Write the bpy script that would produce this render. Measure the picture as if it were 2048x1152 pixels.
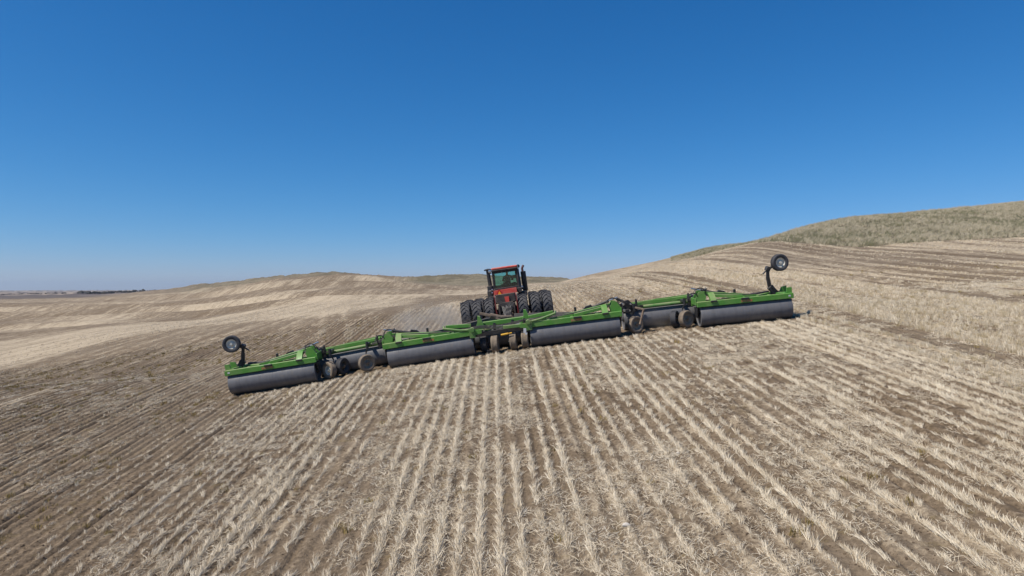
import bpy, bmesh, math, random
import numpy as np
from mathutils import Vector, Matrix, Euler

for o in list(bpy.data.objects):
    bpy.data.objects.remove(o)
scene = bpy.context.scene
COL = scene.collection
R = math.radians

# ------------------------------------------------------------------ camera, sky, sun, exposure
CAMZ = 5.5
cam_d = bpy.data.cameras.new('camera')
cam_d.lens = 24.0
cam_d.sensor_width = 36.0
cam_d.clip_start = 0.1
cam_d.clip_end = 90000
cam = bpy.data.objects.new('camera', cam_d)
cam.location = (0, 0, CAMZ)
cam.rotation_euler = (R(90), 0, 0)
COL.objects.link(cam)
scene.camera = cam

SUN_DIR = Vector((-0.66, -0.36, 0.98)).normalized()       # towards the sun: left, a little behind the camera
SUN_EL = math.asin(SUN_DIR.z)
SUN_AZ = math.atan2(SUN_DIR.x, SUN_DIR.y)
world = bpy.data.worlds.new('World')
scene.world = world
world.use_nodes = True
wn = world.node_tree
for n in list(wn.nodes):
    wn.nodes.remove(n)
sky = wn.nodes.new('ShaderNodeTexSky')
sky.sky_type = 'NISHITA'
sky.sun_disc = False
sky.sun_elevation = SUN_EL
sky.sun_rotation = SUN_AZ % (2 * math.pi)
sky.altitude = 1500
sky.air_density = 1.0
sky.dust_density = 0.5
sky.ozone_density = 3.0
bg = wn.nodes.new('ShaderNodeBackground')
bg.inputs['Strength'].default_value = 0.088
wo = wn.nodes.new('ShaderNodeOutputWorld')
# deepen the clear blue of a dry spring sky: one gain and one gamma per channel over the whole dome
SK = 0.088
ssep = wn.nodes.new('ShaderNodeSeparateColor'); scmb = wn.nodes.new('ShaderNodeCombineColor')
wn.links.new(sky.outputs[0], ssep.inputs[0])
for ch, (gain, gam) in enumerate(((1.15, 1.80), (0.82, 0.99), (1.08, 0.81))):
    pw = wn.nodes.new('ShaderNodeMath'); pw.operation = 'POWER'
    ml = wn.nodes.new('ShaderNodeMath'); ml.operation = 'MULTIPLY'; ml.inputs[1].default_value = SK
    mo_ = wn.nodes.new('ShaderNodeMath'); mo_.operation = 'MULTIPLY'; mo_.inputs[1].default_value = gain / SK
    wn.links.new(ssep.outputs[ch], ml.inputs[0]); wn.links.new(ml.outputs[0], pw.inputs[0]); pw.inputs[1].default_value = gam
    wn.links.new(pw.outputs[0], mo_.inputs[0]); wn.links.new(mo_.outputs[0], scmb.inputs[ch])
wn.links.new(scmb.outputs[0], bg.inputs[0])
wn.links.new(bg.outputs[0], wo.inputs[0])

sd = bpy.data.lights.new('sun', 'SUN')
sd.energy = 4.8
sd.angle = R(0.53)
sd.color = (1.0, 0.93, 0.82)
sun = bpy.data.objects.new('sun', sd)
sun.rotation_euler = SUN_DIR.to_track_quat('Z', 'Y').to_euler()
sun.location = (-40, -20, 60)
COL.objects.link(sun)

scene.view_settings.view_transform = 'Standard'
scene.view_settings.look = 'None'
scene.view_settings.exposure = 0.0
scene.view_settings.gamma = 1.0
scene.view_settings.use_curve_mapping = False
scene.cycles.max_bounces = 6
scene.cycles.diffuse_bounces = 2
scene.cycles.glossy_bounces = 2
scene.cycles.transmission_bounces = 4
scene.cycles.transparent_max_bounces = 8
scene.cycles.volume_bounces = 0

rng = np.random.default_rng(7)
random.seed(7)

# ------------------------------------------------------------------ tags and materials
def tag(o, label=None, cat=None, group=None, kind=None):
    if label: o['label'] = label
    if cat: o['category'] = cat
    if group: o['group'] = group
    if kind: o['kind'] = kind
    return o

class N:
    """small node-building helper"""
    def __init__(s, mat):
        s.nt = mat.node_tree
    def n(s, t, **kw):
        nd = s.nt.nodes.new(t)
        for k, v in kw.items():
            setattr(nd, k, v)
        return nd
    def link(s, a, b):
        s.nt.links.new(a, b)
    def val(s, sock, v):
        if hasattr(v, 'is_output') or isinstance(v, bpy.types.NodeSocket):
            s.link(v, sock)
        else:
            sock.default_value = v
    def math(s, op, a, b=0.0, c=0.0, clamp=False):
        m = s.n('ShaderNodeMath', operation=op, use_clamp=clamp)
        for i, v in enumerate((a, b, c)):
            s.val(m.inputs[i], v)
        return m.outputs[0]
    def mix(s, f, a, b, mode='MIX'):
        m = s.n('ShaderNodeMix', data_type='RGBA', blend_type=mode)
        s.val(m.inputs[0], f)
        for sock, v in ((m.inputs[6], a), (m.inputs[7], b)):
            if isinstance(v, tuple):
                v = (*v[:3], 1.0)
            s.val(sock, v)
        return m.outputs[2]
    def ramp(s, f, lo, hi):
        m = s.n('ShaderNodeMapRange', interpolation_type='SMOOTHSTEP')
        s.val(m.inputs[0], f)
        m.inputs[1].default_value = lo
        m.inputs[2].default_value = hi
        return m.outputs[0]
    def noise(s, vec, scale, detail=3.0, rough=0.55, dist=0.0, dim='3D'):
        m = s.n('ShaderNodeTexNoise', noise_dimensions=dim)
        if vec is not None: s.link(vec, m.inputs['Vector'])
        m.inputs['Scale'].default_value = scale
        m.inputs['Detail'].default_value = detail
        m.inputs['Roughness'].default_value = rough
        m.inputs['Distortion'].default_value = dist
        return m.outputs[0]
    def xyz(s, x, y, z):
        m = s.n('ShaderNodeCombineXYZ')
        for i, v in enumerate((x, y, z)):
            s.val(m.inputs[i], v)
        return m.outputs[0]

def new_mat(name, rough=0.6, metal=0.0, spec=0.5):
    m = bpy.data.materials.new(name)
    m.use_nodes = True
    b = m.node_tree.nodes['Principled BSDF']
    b.inputs['Roughness'].default_value = rough
    b.inputs['Metallic'].default_value = metal
    b.inputs['Specular IOR Level'].default_value = spec
    return m, b, N(m)

def worn(name, base, base2=None, rough=0.5, metal=0.0, dust=(0.30, 0.235, 0.17), dust_amt=0.35, scale=6.0, spec=0.5, bump=0.0):
    """painted or bare surface with tone variation and patches of field dust that gather on upward faces"""
    m, b, g = new_mat(name, rough, metal, spec)
    tc = g.n('ShaderNodeTexCoord')
    n1 = g.noise(tc.outputs['Object'], scale, 4, 0.6)
    c = g.mix(g.ramp(n1, 0.35, 0.7), base, base2 or tuple(x * 0.75 for x in base))
    n2 = g.noise(tc.outputs['Object'], scale * 0.45, 5, 0.65, 0.6)
    geo = g.n('ShaderNodeNewGeometry')
    sep = g.n('ShaderNodeSeparateXYZ')
    g.link(geo.outputs['Normal'], sep.inputs[0])
    up = g.math('MULTIPLY_ADD', sep.outputs[2], 0.18, 0.0)
    d = g.ramp(g.math('ADD', n2, up), 0.42, 0.85)
    d = g.math('MULTIPLY', d, dust_amt, clamp=True)
    c = g.mix(d, c, dust)
    g.link(c, b.inputs['Base Color'])
    g.link(g.math('MULTIPLY_ADD', d, 0.5, rough, clamp=True), b.inputs['Roughness'])
    if bump:
        bp = g.n('ShaderNodeBump')
        bp.inputs['Distance'].default_value = bump
        bp.inputs['Strength'].default_value = 0.6
        g.link(g.noise(tc.outputs['Object'], scale * 5, 3), bp.inputs['Height'])
        g.link(bp.outputs[0], b.inputs['Normal'])
    return m

# ------------------------------------------------------------------ numpy value noise
_perm = np.random.default_rng(3).random((256, 256))
def vnoise(x, y):
    xi = np.floor(x).astype(int); yi = np.floor(y).astype(int)
    fx = x - xi; fy = y - yi
    fx = fx * fx * (3 - 2 * fx); fy = fy * fy * (3 - 2 * fy)
    a = _perm[xi & 255, yi & 255]; b = _perm[(xi + 1) & 255, yi & 255]
    c = _perm[xi & 255, (yi + 1) & 255]; d = _perm[(xi + 1) & 255, (yi + 1) & 255]
    return (a * (1 - fx) + b * fx) * (1 - fy) + (c * (1 - fx) + d * fx) * fy
def fbm(x, y, o=4, g=0.5):
    s = 0; a = 1; t = 0
    for k in range(o):
        s = s + a * vnoise(x * 2 ** k + 17.3 * k, y * 2 ** k + 9.1 * k); t += a; a *= g
    return s / t
def sstep(x, a, b):
    t = np.clip((x - a) / (b - a), 0, 1)
    return t * t * (3 - 2 * t)

# ------------------------------------------------------------------ terrain
# heights relative to the camera.  Close by: a side slope, higher to the right, that also climbs away from the
# camera.  Beyond 40 m: rolling crests given per bearing (distance, slope seen) and interpolated.
XP = np.array([-80, -45, -30, -24, -20, -16, -12.6, -8.7, -5.5, -1.6, 1, 4.9, 8.5, 12.6, 16, 20, 24, 30, 45, 80], float)
ZP = np.array([-5.6, -5.6, -5.6, -5.5, -5.42, -5.25, -4.86, -4.23, -3.60, -3.02, -2.66, -2.13, -1.72, -1.36, -1.02, -0.66, -0.4, 0.0, 1.0, 2.0])
_xf = np.linspace(-90, 90, 1801)
_zf = np.interp(_xf, XP, ZP)
_k = np.exp(-0.5 * (np.arange(-60, 61) * 0.1 / 1.4) ** 2); _k /= _k.sum()
_zf = np.convolve(np.pad(_zf, 60, mode='edge'), _k, 'valid')
def near_rel(X, Y):
    lift = np.where(Y < 31, 0.095 * (Y - 31), 0.085 * (Y - 31))
    return np.interp(X, _xf, _zf) + lift

F = 1365.3
PROF = {
 -350: [(41,785),(52,757),(66,730),(80,712),(96,697),(114,684),(140,668),(175,655),(230,644),(300,635),(400,625),(550,615),(800,605),(1200,598),(2000,591),(4000,586.5),(9000,583),(25000,581)],
 0: [(41,783),(50,757),(62,732),(76,710),(92,695),(110,683),(135,668),(170,655),(230,643),(300,634),(400,624),(550,614),(800,604),(1200,597),(2000,591),(4000,586.5),(9000,583),(25000,581)],
 200: [(41,760),(48,734),(58,708),(70,688),(84,672),(105,659),(130,651),(180,642),(240,633),(300,626),(400,617),(550,608),(800,600),(1200,594),(2000,589),(4000,585.5),(9000,582.5),(25000,580.5)],
 400: [(40,745),(46,714),(55,682),(66,660),(78,651),(100,646),(140,638),(190,628),(260,618),(340,610),(450,600),(600,592),(850,581),(1100,572),(1300,571),(1700,577),(4000,584),(9000,582),(25000,580)],
 550: [(40,716),(46,694),(54,666),(64,646),(76,635),(95,627),(130,615),(180,604),(260,594),(400,580),(600,567),(850,557),(1000,553.5),(1300,557),(2500,572),(9000,580),(25000,579)],
 600: [(40,711),(46,686),(54,658),(63,637),(74,627),(95,619),(130,607),(180,598),(260,588),(400,575),(600,562),(850,552),(950,549),(1200,555),(2500,572),(9000,580),(25000,579)],
 655: [(40,702),(46,678),(54,650),(62,630),(72,622),(95,612),(130,601),(180,593),(260,583),(400,570),(600,556),(850,546),(950,540.5),(1150,548),(2500,572),(9000,580),(25000,579)],
 700: [(40,697),(46,670),(54,640),(62,622),(72,616),(95,607),(130,597),(180,589),(260,579),(400,568),(600,556),(850,548),(950,547),(1200,552),(2500,572),(9000,580),(25000,579)],
 770: [(40,686),(46,658),(54,632),(63,618),(76,613),(110,602),(150,592),(220,583),(320,574),(450,565),(600,560),(800,557),(1000,557),(1500,565),(25000,579)],
 850: [(40,676),(46,648),(53,625),(61,611),(75,607),(100,600),(140,591),(220,583),(320,577),(450,572),(550,562),(650,554),(720,552),(900,556),(1500,566),(25000,579)],
 930: [(40,667),(43,659),(47,641),(53,612),(58,600),(66,597),(90,596),(140,590),(220,583),(330,577),(450,572),(550,561),(650,553),(720,551),(900,555),(1500,566),(25000,579)],
 1024: [(40,655),(43,646),(47,629),(53,606),(61,590),(70,585),(85,583.5),(110,585),(150,583),(220,579),(330,575),(450,572),(550,563),(700,553),(800,553),(1000,557),(25000,579)],
 1100: [(40,643),(43,634),(47,617),(53,598),(62,580),(74,572),(86,570),(100,572),(150,572),(250,569),(400,566),(600,560),(750,556),(900,557),(1500,566),(25000,579)],
 1176: [(40,626),(46,606),(54,586),(64,571),(74,566),(84,565),(100,568),(150,558),(190,550),(220,549.5),(300,556),(600,566),(25000,579)],
 1253: [(40,610),(46,592),(54,573),(66,555),(78,549),(88,549.5),(105,551),(150,541),(190,535),(210,535),(300,548),(25000,579)],
 1349: [(40,598),(46,580),(56,557),(68,538),(80,527.5),(90,527),(105,529),(140,518),(170,513),(190,514),(300,540),(25000,579)],
 1446: [(40,587),(46,568),(58,541),(74,513),(88,501),(98,500),(110,502),(140,492),(165,488),(180,490),(300,530),(25000,579)],
 1520: [(40,581),(46,562),(58,531),(76,500),(92,485),(102,483),(115,484),(140,487),(200,500),(25000,579)],
 1615: [(40,574),(46,555),(58,527),(76,504),(92,489),(105,470),(120,456),(130,451),(145,453),(200,480),(25000,579)],
 1711: [(40,570),(46,551),(58,527),(74,507),(86,496),(100,473),(120,444),(135,434),(150,435),(200,460),(25000,579)],
 1880: [(40,565),(46,547),(58,523),(74,501),(90,482),(105,456),(130,428),(150,420),(165,423),(250,450),(25000,579)],
 2048: [(40,558),(46,543),(58,520),(76,495),(94,475),(110,452),(135,420),(160,404),(175,403),(190,407),(300,440),(25000,579)],
 2400: [(40,550),(46,537),(58,513),(76,485),(94,462),(110,436),(135,404),(160,388),(180,387),(300,430),(25000,579)],
}
LY = np.linspace(math.log(8), math.log(26000), 700)
PXG = np.arange(-350, 2401, 10.0)
_cols = sorted(PROF)
_tab = []
for c in _cols:
    u = (c - 1024) / F
    pts = [(Y, float(near_rel(np.array(u * Y), np.array(Y))) / Y) for Y in (8, 10, 12, 14, 17, 20, 23, 26, 29, 32, 35, 37)]
    pts += [(Y, (576 - py) / F) for Y, py in PROF[c]]
    ly = np.log([p[0] for p in pts]); tt = np.array([p[1] for p in pts])
    row = np.interp(LY, ly, tt)
    kk = np.exp(-0.5 * (np.arange(-16, 17) * (LY[1] - LY[0]) / 0.045) ** 2); kk /= kk.sum()
    _tab.append(np.convolve(np.pad(row, 16, mode='edge'), kk, 'valid'))
_tab = np.array(_tab)
TAB = np.array([np.interp(PXG, _cols, _tab[:, j]) for j in range(len(LY))]).T       # px, logY
kk = np.exp(-0.5 * (np.arange(-8, 9) * 10 / 26.0) ** 2); kk /= kk.sum()
TAB = np.array([np.convolve(np.pad(TAB[:, j], 8, mode='edge'), kk, 'valid') for j in range(len(LY))]).T

def bil(px, ly):
    i = np.clip((px - PXG[0]) / 10.0, 0, len(PXG) - 1.001); j = np.clip((ly - LY[0]) / (LY[1] - LY[0]), 0, len(LY) - 1.001)
    i0 = i.astype(int); j0 = j.astype(int); fi = i - i0; fj = j - j0
    return (TAB[i0, j0] * (1 - fi) + TAB[i0 + 1, j0] * fi) * (1 - fj) + (TAB[i0, j0 + 1] * (1 - fi) + TAB[i0 + 1, j0 + 1] * fi) * fj

AZL = math.radians(44.5)
def fold(X, Y):
    """bearing and distance folded so that the land goes on all round the camera"""
    r = np.hypot(X, Y); az = np.arctan2(X, Y)
    a = np.where(np.abs(az) <= AZL, az, 0)
    m = (az > AZL); a = np.where(m, AZL * (1 - 2 * (az - AZL) / (2 * math.pi - 2 * AZL)), a)
    m = (az < -AZL); a = np.where(m, AZL * (1 - 2 * (az + 2 * math.pi - AZL) / (2 * math.pi - 2 * AZL)), a)
    return r, a

def ground(X, Y):
    X = np.asarray(X, float); Y = np.asarray(Y, float)
    r, a = fold(X, Y)
    Yc = np.maximum(r * np.cos(a), 1e-3); px = 1024 + F * np.tan(a)
    far = bil(px, np.log(np.clip(Yc, 8, 25900))) * Yc
    # rolling swells that cross the valley floor
    ly = np.log(np.maximum(Yc, 60))
    w = sstep(Yc, 105, 190) * (1 - sstep(Yc, 450, 1000)) * (1 - sstep(px, 700, 980))
    ph = ly * 17.0 + px * 0.0042 + 2.4 * vnoise(px * 0.004 + 3, ly * 1.6)
    far = far + w * 0.0062 * Yc * (np.sin(ph) + 0.5 * np.sin(2.3 * ph + px * 0.006))
    w2 = sstep(Yc, 60, 110)
    far = far + w2 * 0.0022 * Yc * (fbm(X / 38.0 + 40, Y / 38.0 + 11, 4) - 0.5) * 2
    w3 = sstep(Yc, 380, 620) * (1 - sstep(Yc, 1500, 3000)) * sstep(px, 330, 420) 
    far = far + w3 * 0.0068 * Yc * (fbm(X / 52.0, Y / 75.0, 6, 0.7) - 0.5) * 2
    nr = near_rel(X, np.clip(Y, -30, 60))
    b = sstep(r, 34, 41)
    z = nr * (1 - b) + far * b
    z = z + 0.10 * (fbm(X / 5.0 + 7, Y / 7.0, 3) - 0.5) * (1 - sstep(r, 60, 90)) + 0.35 * (fbm(X / 14.0 + 3, Y / 18.0, 3) - 0.5) * sstep(r, 36, 50) * (1 - sstep(r, 80, 120))
    return z + CAMZ
def gz(x, y):
    return float(ground(np.array([x]), np.array([y]))[0])

ROW = 0.38
def rowc(X, Y):
    return X + 0.025 * Y + 0.30 * np.sin(Y * 0.045 + 0.6)
def x_of_row(s, Y):
    return s - 0.025 * Y - 0.30 * np.sin(Y * 0.045 + 0.6)

# straw cover over the land, by bearing (columns) and distance
COV = {
 -350: [(30,.18),(44,.34),(58,.34),(66,.80),(105,.78),(115,.3),(135,.3),(145,.8),(170,.8),(180,.2),(215,.2),(235,.8),(260,.3),(320,.3),(350,.8),(420,.75),(460,.2),(560,.2),(600,.7),(900,.35),(2500,.3)],
 0: [(30,.18),(44,.34),(56,.34),(64,.80),(105,.78),(113,.3),(135,.3),(143,.85),(165,.8),(176,.2),(215,.2),(235,.8),(260,.3),(320,.3),(350,.8),(420,.75),(460,.2),(560,.2),(600,.7),(900,.35),(2500,.3)],
 200: [(30,.18),(44,.36),(66,.34),(74,.80),(112,.80),(122,.3),(150,.3),(160,.9),(200,.8),(215,.2),(262,.2),(280,.85),(330,.4),(380,.3),(410,.85),(470,.6),(560,.25),(700,.5),(900,.35),(2500,.3)],
 400: [(30,.18),(44,.38),(74,.34),(80,.95),(135,.95),(145,.15),(185,.15),(195,.95),(290,.9),(310,.15),(370,.15),(385,.9),(480,.5),(560,.3),(700,.75),(850,.2),(2500,.2)],
 550: [(30,.25),(44,.38),(68,.32),(73,.95),(140,.95),(150,.2),(180,.2),(190,.95),(300,.9),(320,.3),(400,.3),(440,.7),(520,.7),(560,.2),(2500,.2)],
 655: [(30,.35),(46,.38),(61,.34),(65,.95),(180,.95),(195,.35),(240,.25),(300,.6),(330,.25),(550,.3),(620,.1),(2500,.1)],
 770: [(30,.6),(46,.5),(56,.3),(66,.3),(74,.95),(150,.95),(165,.3),(360,.3),(400,.85),(560,.8),(620,.3),(2500,.1)],
 850: [(30,.7),(58,.8),(64,.3),(95,.15),(120,.3),(135,.9),(165,.9),(185,.35),(440,.35),(470,.05),(2500,.1)],
 930: [(30,.7),(57,.85),(62,.2),(130,.15),(150,.9),(240,.85),(280,.35),(445,.35),(470,.05),(2500,.1)],
 1024: [(30,.7),(2500,.6)],
 1253: [(30,.7),(2500,.7)],
 2400: [(30,.75),(2500,.7)],
}
_cc = sorted(COV)
def cover(X, Y):
    r, a = fold(np.asarray(X, float), np.asarray(Y, float))
    Yc = np.maximum(r * np.cos(a), 5); px = np.clip(1024 + F * np.tan(a), -350, 2399)
    Yw = Yc * (1 + 0.16 * (fbm(X / 30.0 + 5, Y / 30.0 + 2, 4) - 0.5) * sstep(Yc, 50, 80))
    ly = np.log(Yw)
    vals = np.array([np.interp(ly, np.log([p[0] for p in COV[c]]), [p[1] for p in COV[c]]) for c in _cc])
    k = np.clip(np.searchsorted(_cc, px, side='right') - 1, 0, len(_cc) - 2)
    c0 = np.array(_cc)[k]; c1 = np.array(_cc)[k + 1]
    f = (px - c0) / (c1 - c0)
    S = rowc(np.asarray(X, float), np.asarray(Y, float)); Sw = S + 2.2 * (fbm(S / 9.0 + 3, np.asarray(Y, float) / 16.0, 3) - 0.5) * sstep(S, 16, 24)
    band = np.interp(Sw, [12.9, 13.1, 13.6, 13.9, 14.3, 14.8, 15.3, 15.8, 16.5, 19, 19.5, 20.3, 22, 22.8, 23.6, 24.4, 25.5, 26.2, 27, 28, 29, 30, 31, 32, 33, 34.5, 36, 37, 38, 39.5, 41, 42, 43.5, 45, 46.5, 48.5, 50.5, 53, 55, 58, 61, 65, 70, 80],
                     [.7, .02, .05, .85, .15, .8, .2, .3, 1.1, 1.05, .6, 1.05, 1.0, .35, .2, .65, .3, .7, .35, .2, .6, .3, .2, .65, .25, .3, .65, .25, .3, .7, .3, .75, .25, .3, .8, .35, .85, .45, .9, .5, .9, .5, .85, .6])
    bw = sstep(S, 12.7, 13.0) * (1 - sstep(Yc, 95, 125)) * sstep(px, 1060, 1160)
    flat = vals.reshape(len(_cc), -1); idx = np.arange(flat.shape[1]); kf = k.ravel(); ff = f.ravel()
    c_ = (flat[kf, idx] * (1 - ff) + flat[kf + 1, idx] * ff).reshape(px.shape)
    fs = sstep(Yc, 120, 180)
    c_ = c_ * (1 - fs) + (0.12 + 0.80 * c_) * fs
    Xa, Ya = np.asarray(X, float), np.asarray(Y, float)
    for off, k0 in ((0.0, 0.30), (1.9, 0.22)):                       # pale wheel tracks running over the hump
        d = Xa + 0.245 * Ya + off + 0.25 * np.sin(Ya * 0.11)
        c_ = c_ + k0 * np.exp(-(d / 0.34) ** 2) * sstep(Ya, 37, 42) * (1 - sstep(Ya, 66, 75))
    return c_ * (1 - bw) + band * bw

GB = [(1490, 130), (1505, 112), (1520, 101), (1560, 97), (1615, 91), (1711, 85), (1880, 89), (2048, 93), (2400, 92)]
def grass_mask(X, Y):
    r, a = fold(np.asarray(X, float), np.asarray(Y, float))
    Yc = np.maximum(r * np.cos(a), 1); px = 1024 + F * np.tan(a)
    yb = np.interp(px, [g[0] for g in GB], [g[1] for g in GB], left=1e9)
    yb = yb + 3.0 * (fbm(X / 6.0, Y / 6.0, 3) - 0.5)
    m1 = sstep(Yc - yb, -0.4, 0.8) * (1 - sstep(Yc, 260, 320))
    m2 = sstep(px, 1290, 1420) * (1 - sstep(px, 1500, 1540)) * sstep(Yc, 112, 126)
    sc = sstep(px, 770, 850) * (1 - sstep(px, 1180, 1260)) * sstep(Yc, 435, 480)          # scrubby hill
    sc2 = sstep(px, 300, 420) * (1 - sstep(px, 700, 760)) * sstep(Yc, 640 + 80 * np.sin(px * .013), 820)
    return np.maximum(np.maximum(m1, m2), np.maximum(0.95 * sc, 0.75 * sc2))

# ---- ground material: soil, straw litter and drill rows; grass and scrub where "grass" says so
def ground_material():
    m, b, g = new_mat('field_soil', 0.95, 0, 0.15)
    geo = g.n('ShaderNodeNewGeometry')
    sep = g.n('ShaderNodeSeparateXYZ'); g.link(geo.outputs['Position'], sep.inputs[0])
    X, Y = sep.outputs[0], sep.outputs[1]
    me = g.math('MULTIPLY', g.math('SINE', g.math('MULTIPLY_ADD', Y, 0.045, 0.6)), 0.30)
    s = g.math('ADD', g.math('MULTIPLY_ADD', Y, 0.025, X), me)
    att = g.n('ShaderNodeAttribute', attribute_name='straw')
    straw = att.outputs['Fac']
    gr = g.n('ShaderNodeAttribute', attribute_name='grass').outputs['Fac']
    # streaks along the drill rows at three widths
    st1 = g.noise(g.xyz(s, g.math('MULTIPLY', Y, 0.22), 0.0), 3.3, 2, 0.6)
    st2 = g.noise(g.xyz(s, g.math('MULTIPLY', Y, 0.06), 3.0), 0.9, 3, 0.6)
    st3 = g.noise(g.xyz(s, g.math('MULTIPLY', Y, 0.05), 7.0), 0.16, 3, 0.55)
    rowph = g.math('MULTIPLY', s, 2 * math.pi / ROW)
    rw = g.math('MULTIPLY_ADD', g.math('COSINE', rowph), 0.5, 0.5)
    pos = geo.outputs['Position']
    patch = g.noise(pos, 0.10, 4, 0.6, 0.5)
    fine = g.noise(pos, 9.0, 4, 0.7)
    fine2 = g.noise(pos, 38.0, 2, 0.6)
    # soil
    soil = g.mix(g.ramp(fine, 0.3, 0.7), (0.100, 0.070, 0.043), (0.255, 0.187, 0.120))
    soil = g.mix(g.math('MULTIPLY', g.ramp(patch, 0.35, 0.7), 0.6), soil, (0.235, 0.185, 0.130))
    wd = g.math('MULTIPLY', g.ramp(g.noise(pos, 1.4, 4, 0.7), 0.56, 0.72), 0.38)
    soil = g.mix(wd, soil, (0.225, 0.165, 0.060))                  # ochre volunteer weeds
    # litter cover
    k = g.math('MULTIPLY_ADD', g.math('SUBTRACT', st1, 0.5), 1.5, straw)
    k = g.math('ADD', k, g.math('MULTIPLY', g.math('SUBTRACT', st2, 0.5), 1.6))
    k = g.math('ADD', k, g.math('MULTIPLY', g.math('SUBTRACT', st3, 0.5), 1.0))
    k = g.math('ADD', k, g.math('MULTIPLY', g.math('SUBTRACT', fine, 0.5), 0.9))
    mott = g.noise(pos, 0.75, 5, 0.72, 0.3)
    k = g.math('ADD', k, g.math('MULTIPLY', g.math('SUBTRACT', mott, 0.5), 1.5))
    k = g.math('ADD', k, g.math('MULTIPLY', g.math('SUBTRACT', rw, 0.5), 0.26))
    k = g.ramp(k, 0.18, 1.08)
    straw_c = g.mix(g.ramp(fine2, 0.3, 0.7), (0.38, 0.295, 0.195), (0.68, 0.565, 0.405))
    col = g.mix(g.math('MULTIPLY', k, 0.92), soil, straw_c)
    # grass hill and scrub
    gn = g.noise(pos, 0.35, 5, 0.7, 0.8)
    gn2 = g.noise(pos, 2.2, 4, 0.7)
    gc = g.mix(g.ramp(gn, 0.38, 0.62), (0.150, 0.135, 0.085), (0.32, 0.265, 0.18))
    gc = g.mix(g.ramp(gn2, 0.5, 0.75), gc, (0.19, 0.15, 0.10))
    fr = g.noise(pos, 0.03, 5, 0.65)
    gc = g.mix(g.math('MULTIPLY', g.ramp(fr, 0.42, 0.58), 0.75), gc, (0.115, 0.10, 0.062))
    col = g.mix(gr, col, gc)
    # far plain: ploughed strips and pasture
    far = g.n('ShaderNodeAttribute', attribute_name='far').outputs['Fac']
    fp = g.noise(g.xyz(g.math('MULTIPLY', X, 0.25), Y, 0.0), 0.0011, 3, 0.6)
    fc = g.mix(g.ramp(fp, 0.42, 0.56), (0.13, 0.10, 0.085), (0.36, 0.29, 0.22))
    col = g.mix(far, col, fc)
    mo = g.n('ShaderNodeAttribute', attribute_name='moist_shade').outputs['Fac']
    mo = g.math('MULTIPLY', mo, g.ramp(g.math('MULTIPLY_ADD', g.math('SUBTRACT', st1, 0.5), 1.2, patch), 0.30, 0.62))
    col = g.mix(g.math('MULTIPLY', mo, 0.8), col, (0.105, 0.072, 0.048))      # bare damp soil, with the hollow's shade painted in
    dk = g.n('ShaderNodeAttribute', attribute_name='dark').outputs['Fac']
    col = g.mix(g.math('MULTIPLY', dk, 0.8), col, (0.115, 0.095, 0.085))
    g.link(col, b.inputs['Base Color'])
    bp = g.n('ShaderNodeBump'); bp.inputs['Strength'].default_value = 1.0
    bp.inputs['Distance'].default_value = 0.07
    h = g.math('ADD', g.math('MULTIPLY', fine, 0.75), g.math('MULTIPLY', fine2, 0.35))
    h = g.math('ADD', h, g.math('MULTIPLY', g.math('MULTIPLY', rw, st1), 0.7))
    g.link(h, bp.inputs['Height'])
    g.link(bp.outputs[0], b.inputs['Normal'])
    return m
M_GROUND = ground_material()

def grid_mesh(name, P, keep=None, attrs=None, mat=None, smooth=True):
    """P: (n, m, 3) grid of points"""
    n, k = P.shape[:2]
    idx = np.arange(n * k).reshape(n, k)
    q = np.stack([idx[:-1, :-1], idx[1:, :-1], idx[1:, 1:], idx[:-1, 1:]], -1)
    if keep is not None:
        q = q[keep]
    q = q.reshape(-1, 4)
    used = np.unique(q); remap = np.zeros(n * k, int); remap[used] = np.arange(len(used))
    q = remap[q]
    me = bpy.data.meshes.new(name)
    me.vertices.add(len(used)); me.vertices.foreach_set('co', P.reshape(-1, 3)[used].ravel().astype(np.float32))
    me.loops.add(q.size); me.loops.foreach_set('vertex_index', q.ravel().astype(np.int32))
    me.polygons.add(len(q)); me.polygons.foreach_set('loop_start', (np.arange(len(q)) * 4).astype(np.int32))
    me.polygons.foreach_set('loop_total', np.full(len(q), 4, np.int32))
    me.polygons.foreach_set('use_smooth', np.full(len(q), smooth))
    me.update(calc_edges=True)
    for an, arr in (attrs or {}).items():
        a = me.attributes.new(an, 'FLOAT', 'POINT')
        a.data.foreach_set('value', arr.ravel()[used].astype(np.float32))
    if mat: me.materials.append(mat)
    return me

def moist_shade_mask(X, Y):
    # damp soil and painted shade on the floor of the swale that runs out from the left end of the roller, and the bare strip at its right end
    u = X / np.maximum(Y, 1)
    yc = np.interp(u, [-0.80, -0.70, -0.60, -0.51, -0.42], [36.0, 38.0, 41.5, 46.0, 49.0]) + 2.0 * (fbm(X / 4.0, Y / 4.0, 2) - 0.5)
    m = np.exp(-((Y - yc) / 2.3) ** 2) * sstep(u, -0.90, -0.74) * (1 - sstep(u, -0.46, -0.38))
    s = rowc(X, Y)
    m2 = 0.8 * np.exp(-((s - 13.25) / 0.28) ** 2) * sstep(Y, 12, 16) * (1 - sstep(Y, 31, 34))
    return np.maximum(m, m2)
def land_attrs(X, Y):
    r = np.hypot(X, Y)
    return {'moist_shade': moist_shade_mask(X, Y), 'straw': cover(X, Y) * (1 - sstep(r, 2500, 4000)) * (1 - 0.62 * (1 - sstep(r, 34, 60))), 'grass': grass_mask(X, Y), 'far': sstep(r, 1300, 2000), 'dark': sstep(r, 1200, 1450) * (1 - sstep(r, 2250, 2600)) * (1 - sstep(X / np.maximum(Y, 1), -0.65, -0.55))}

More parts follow.
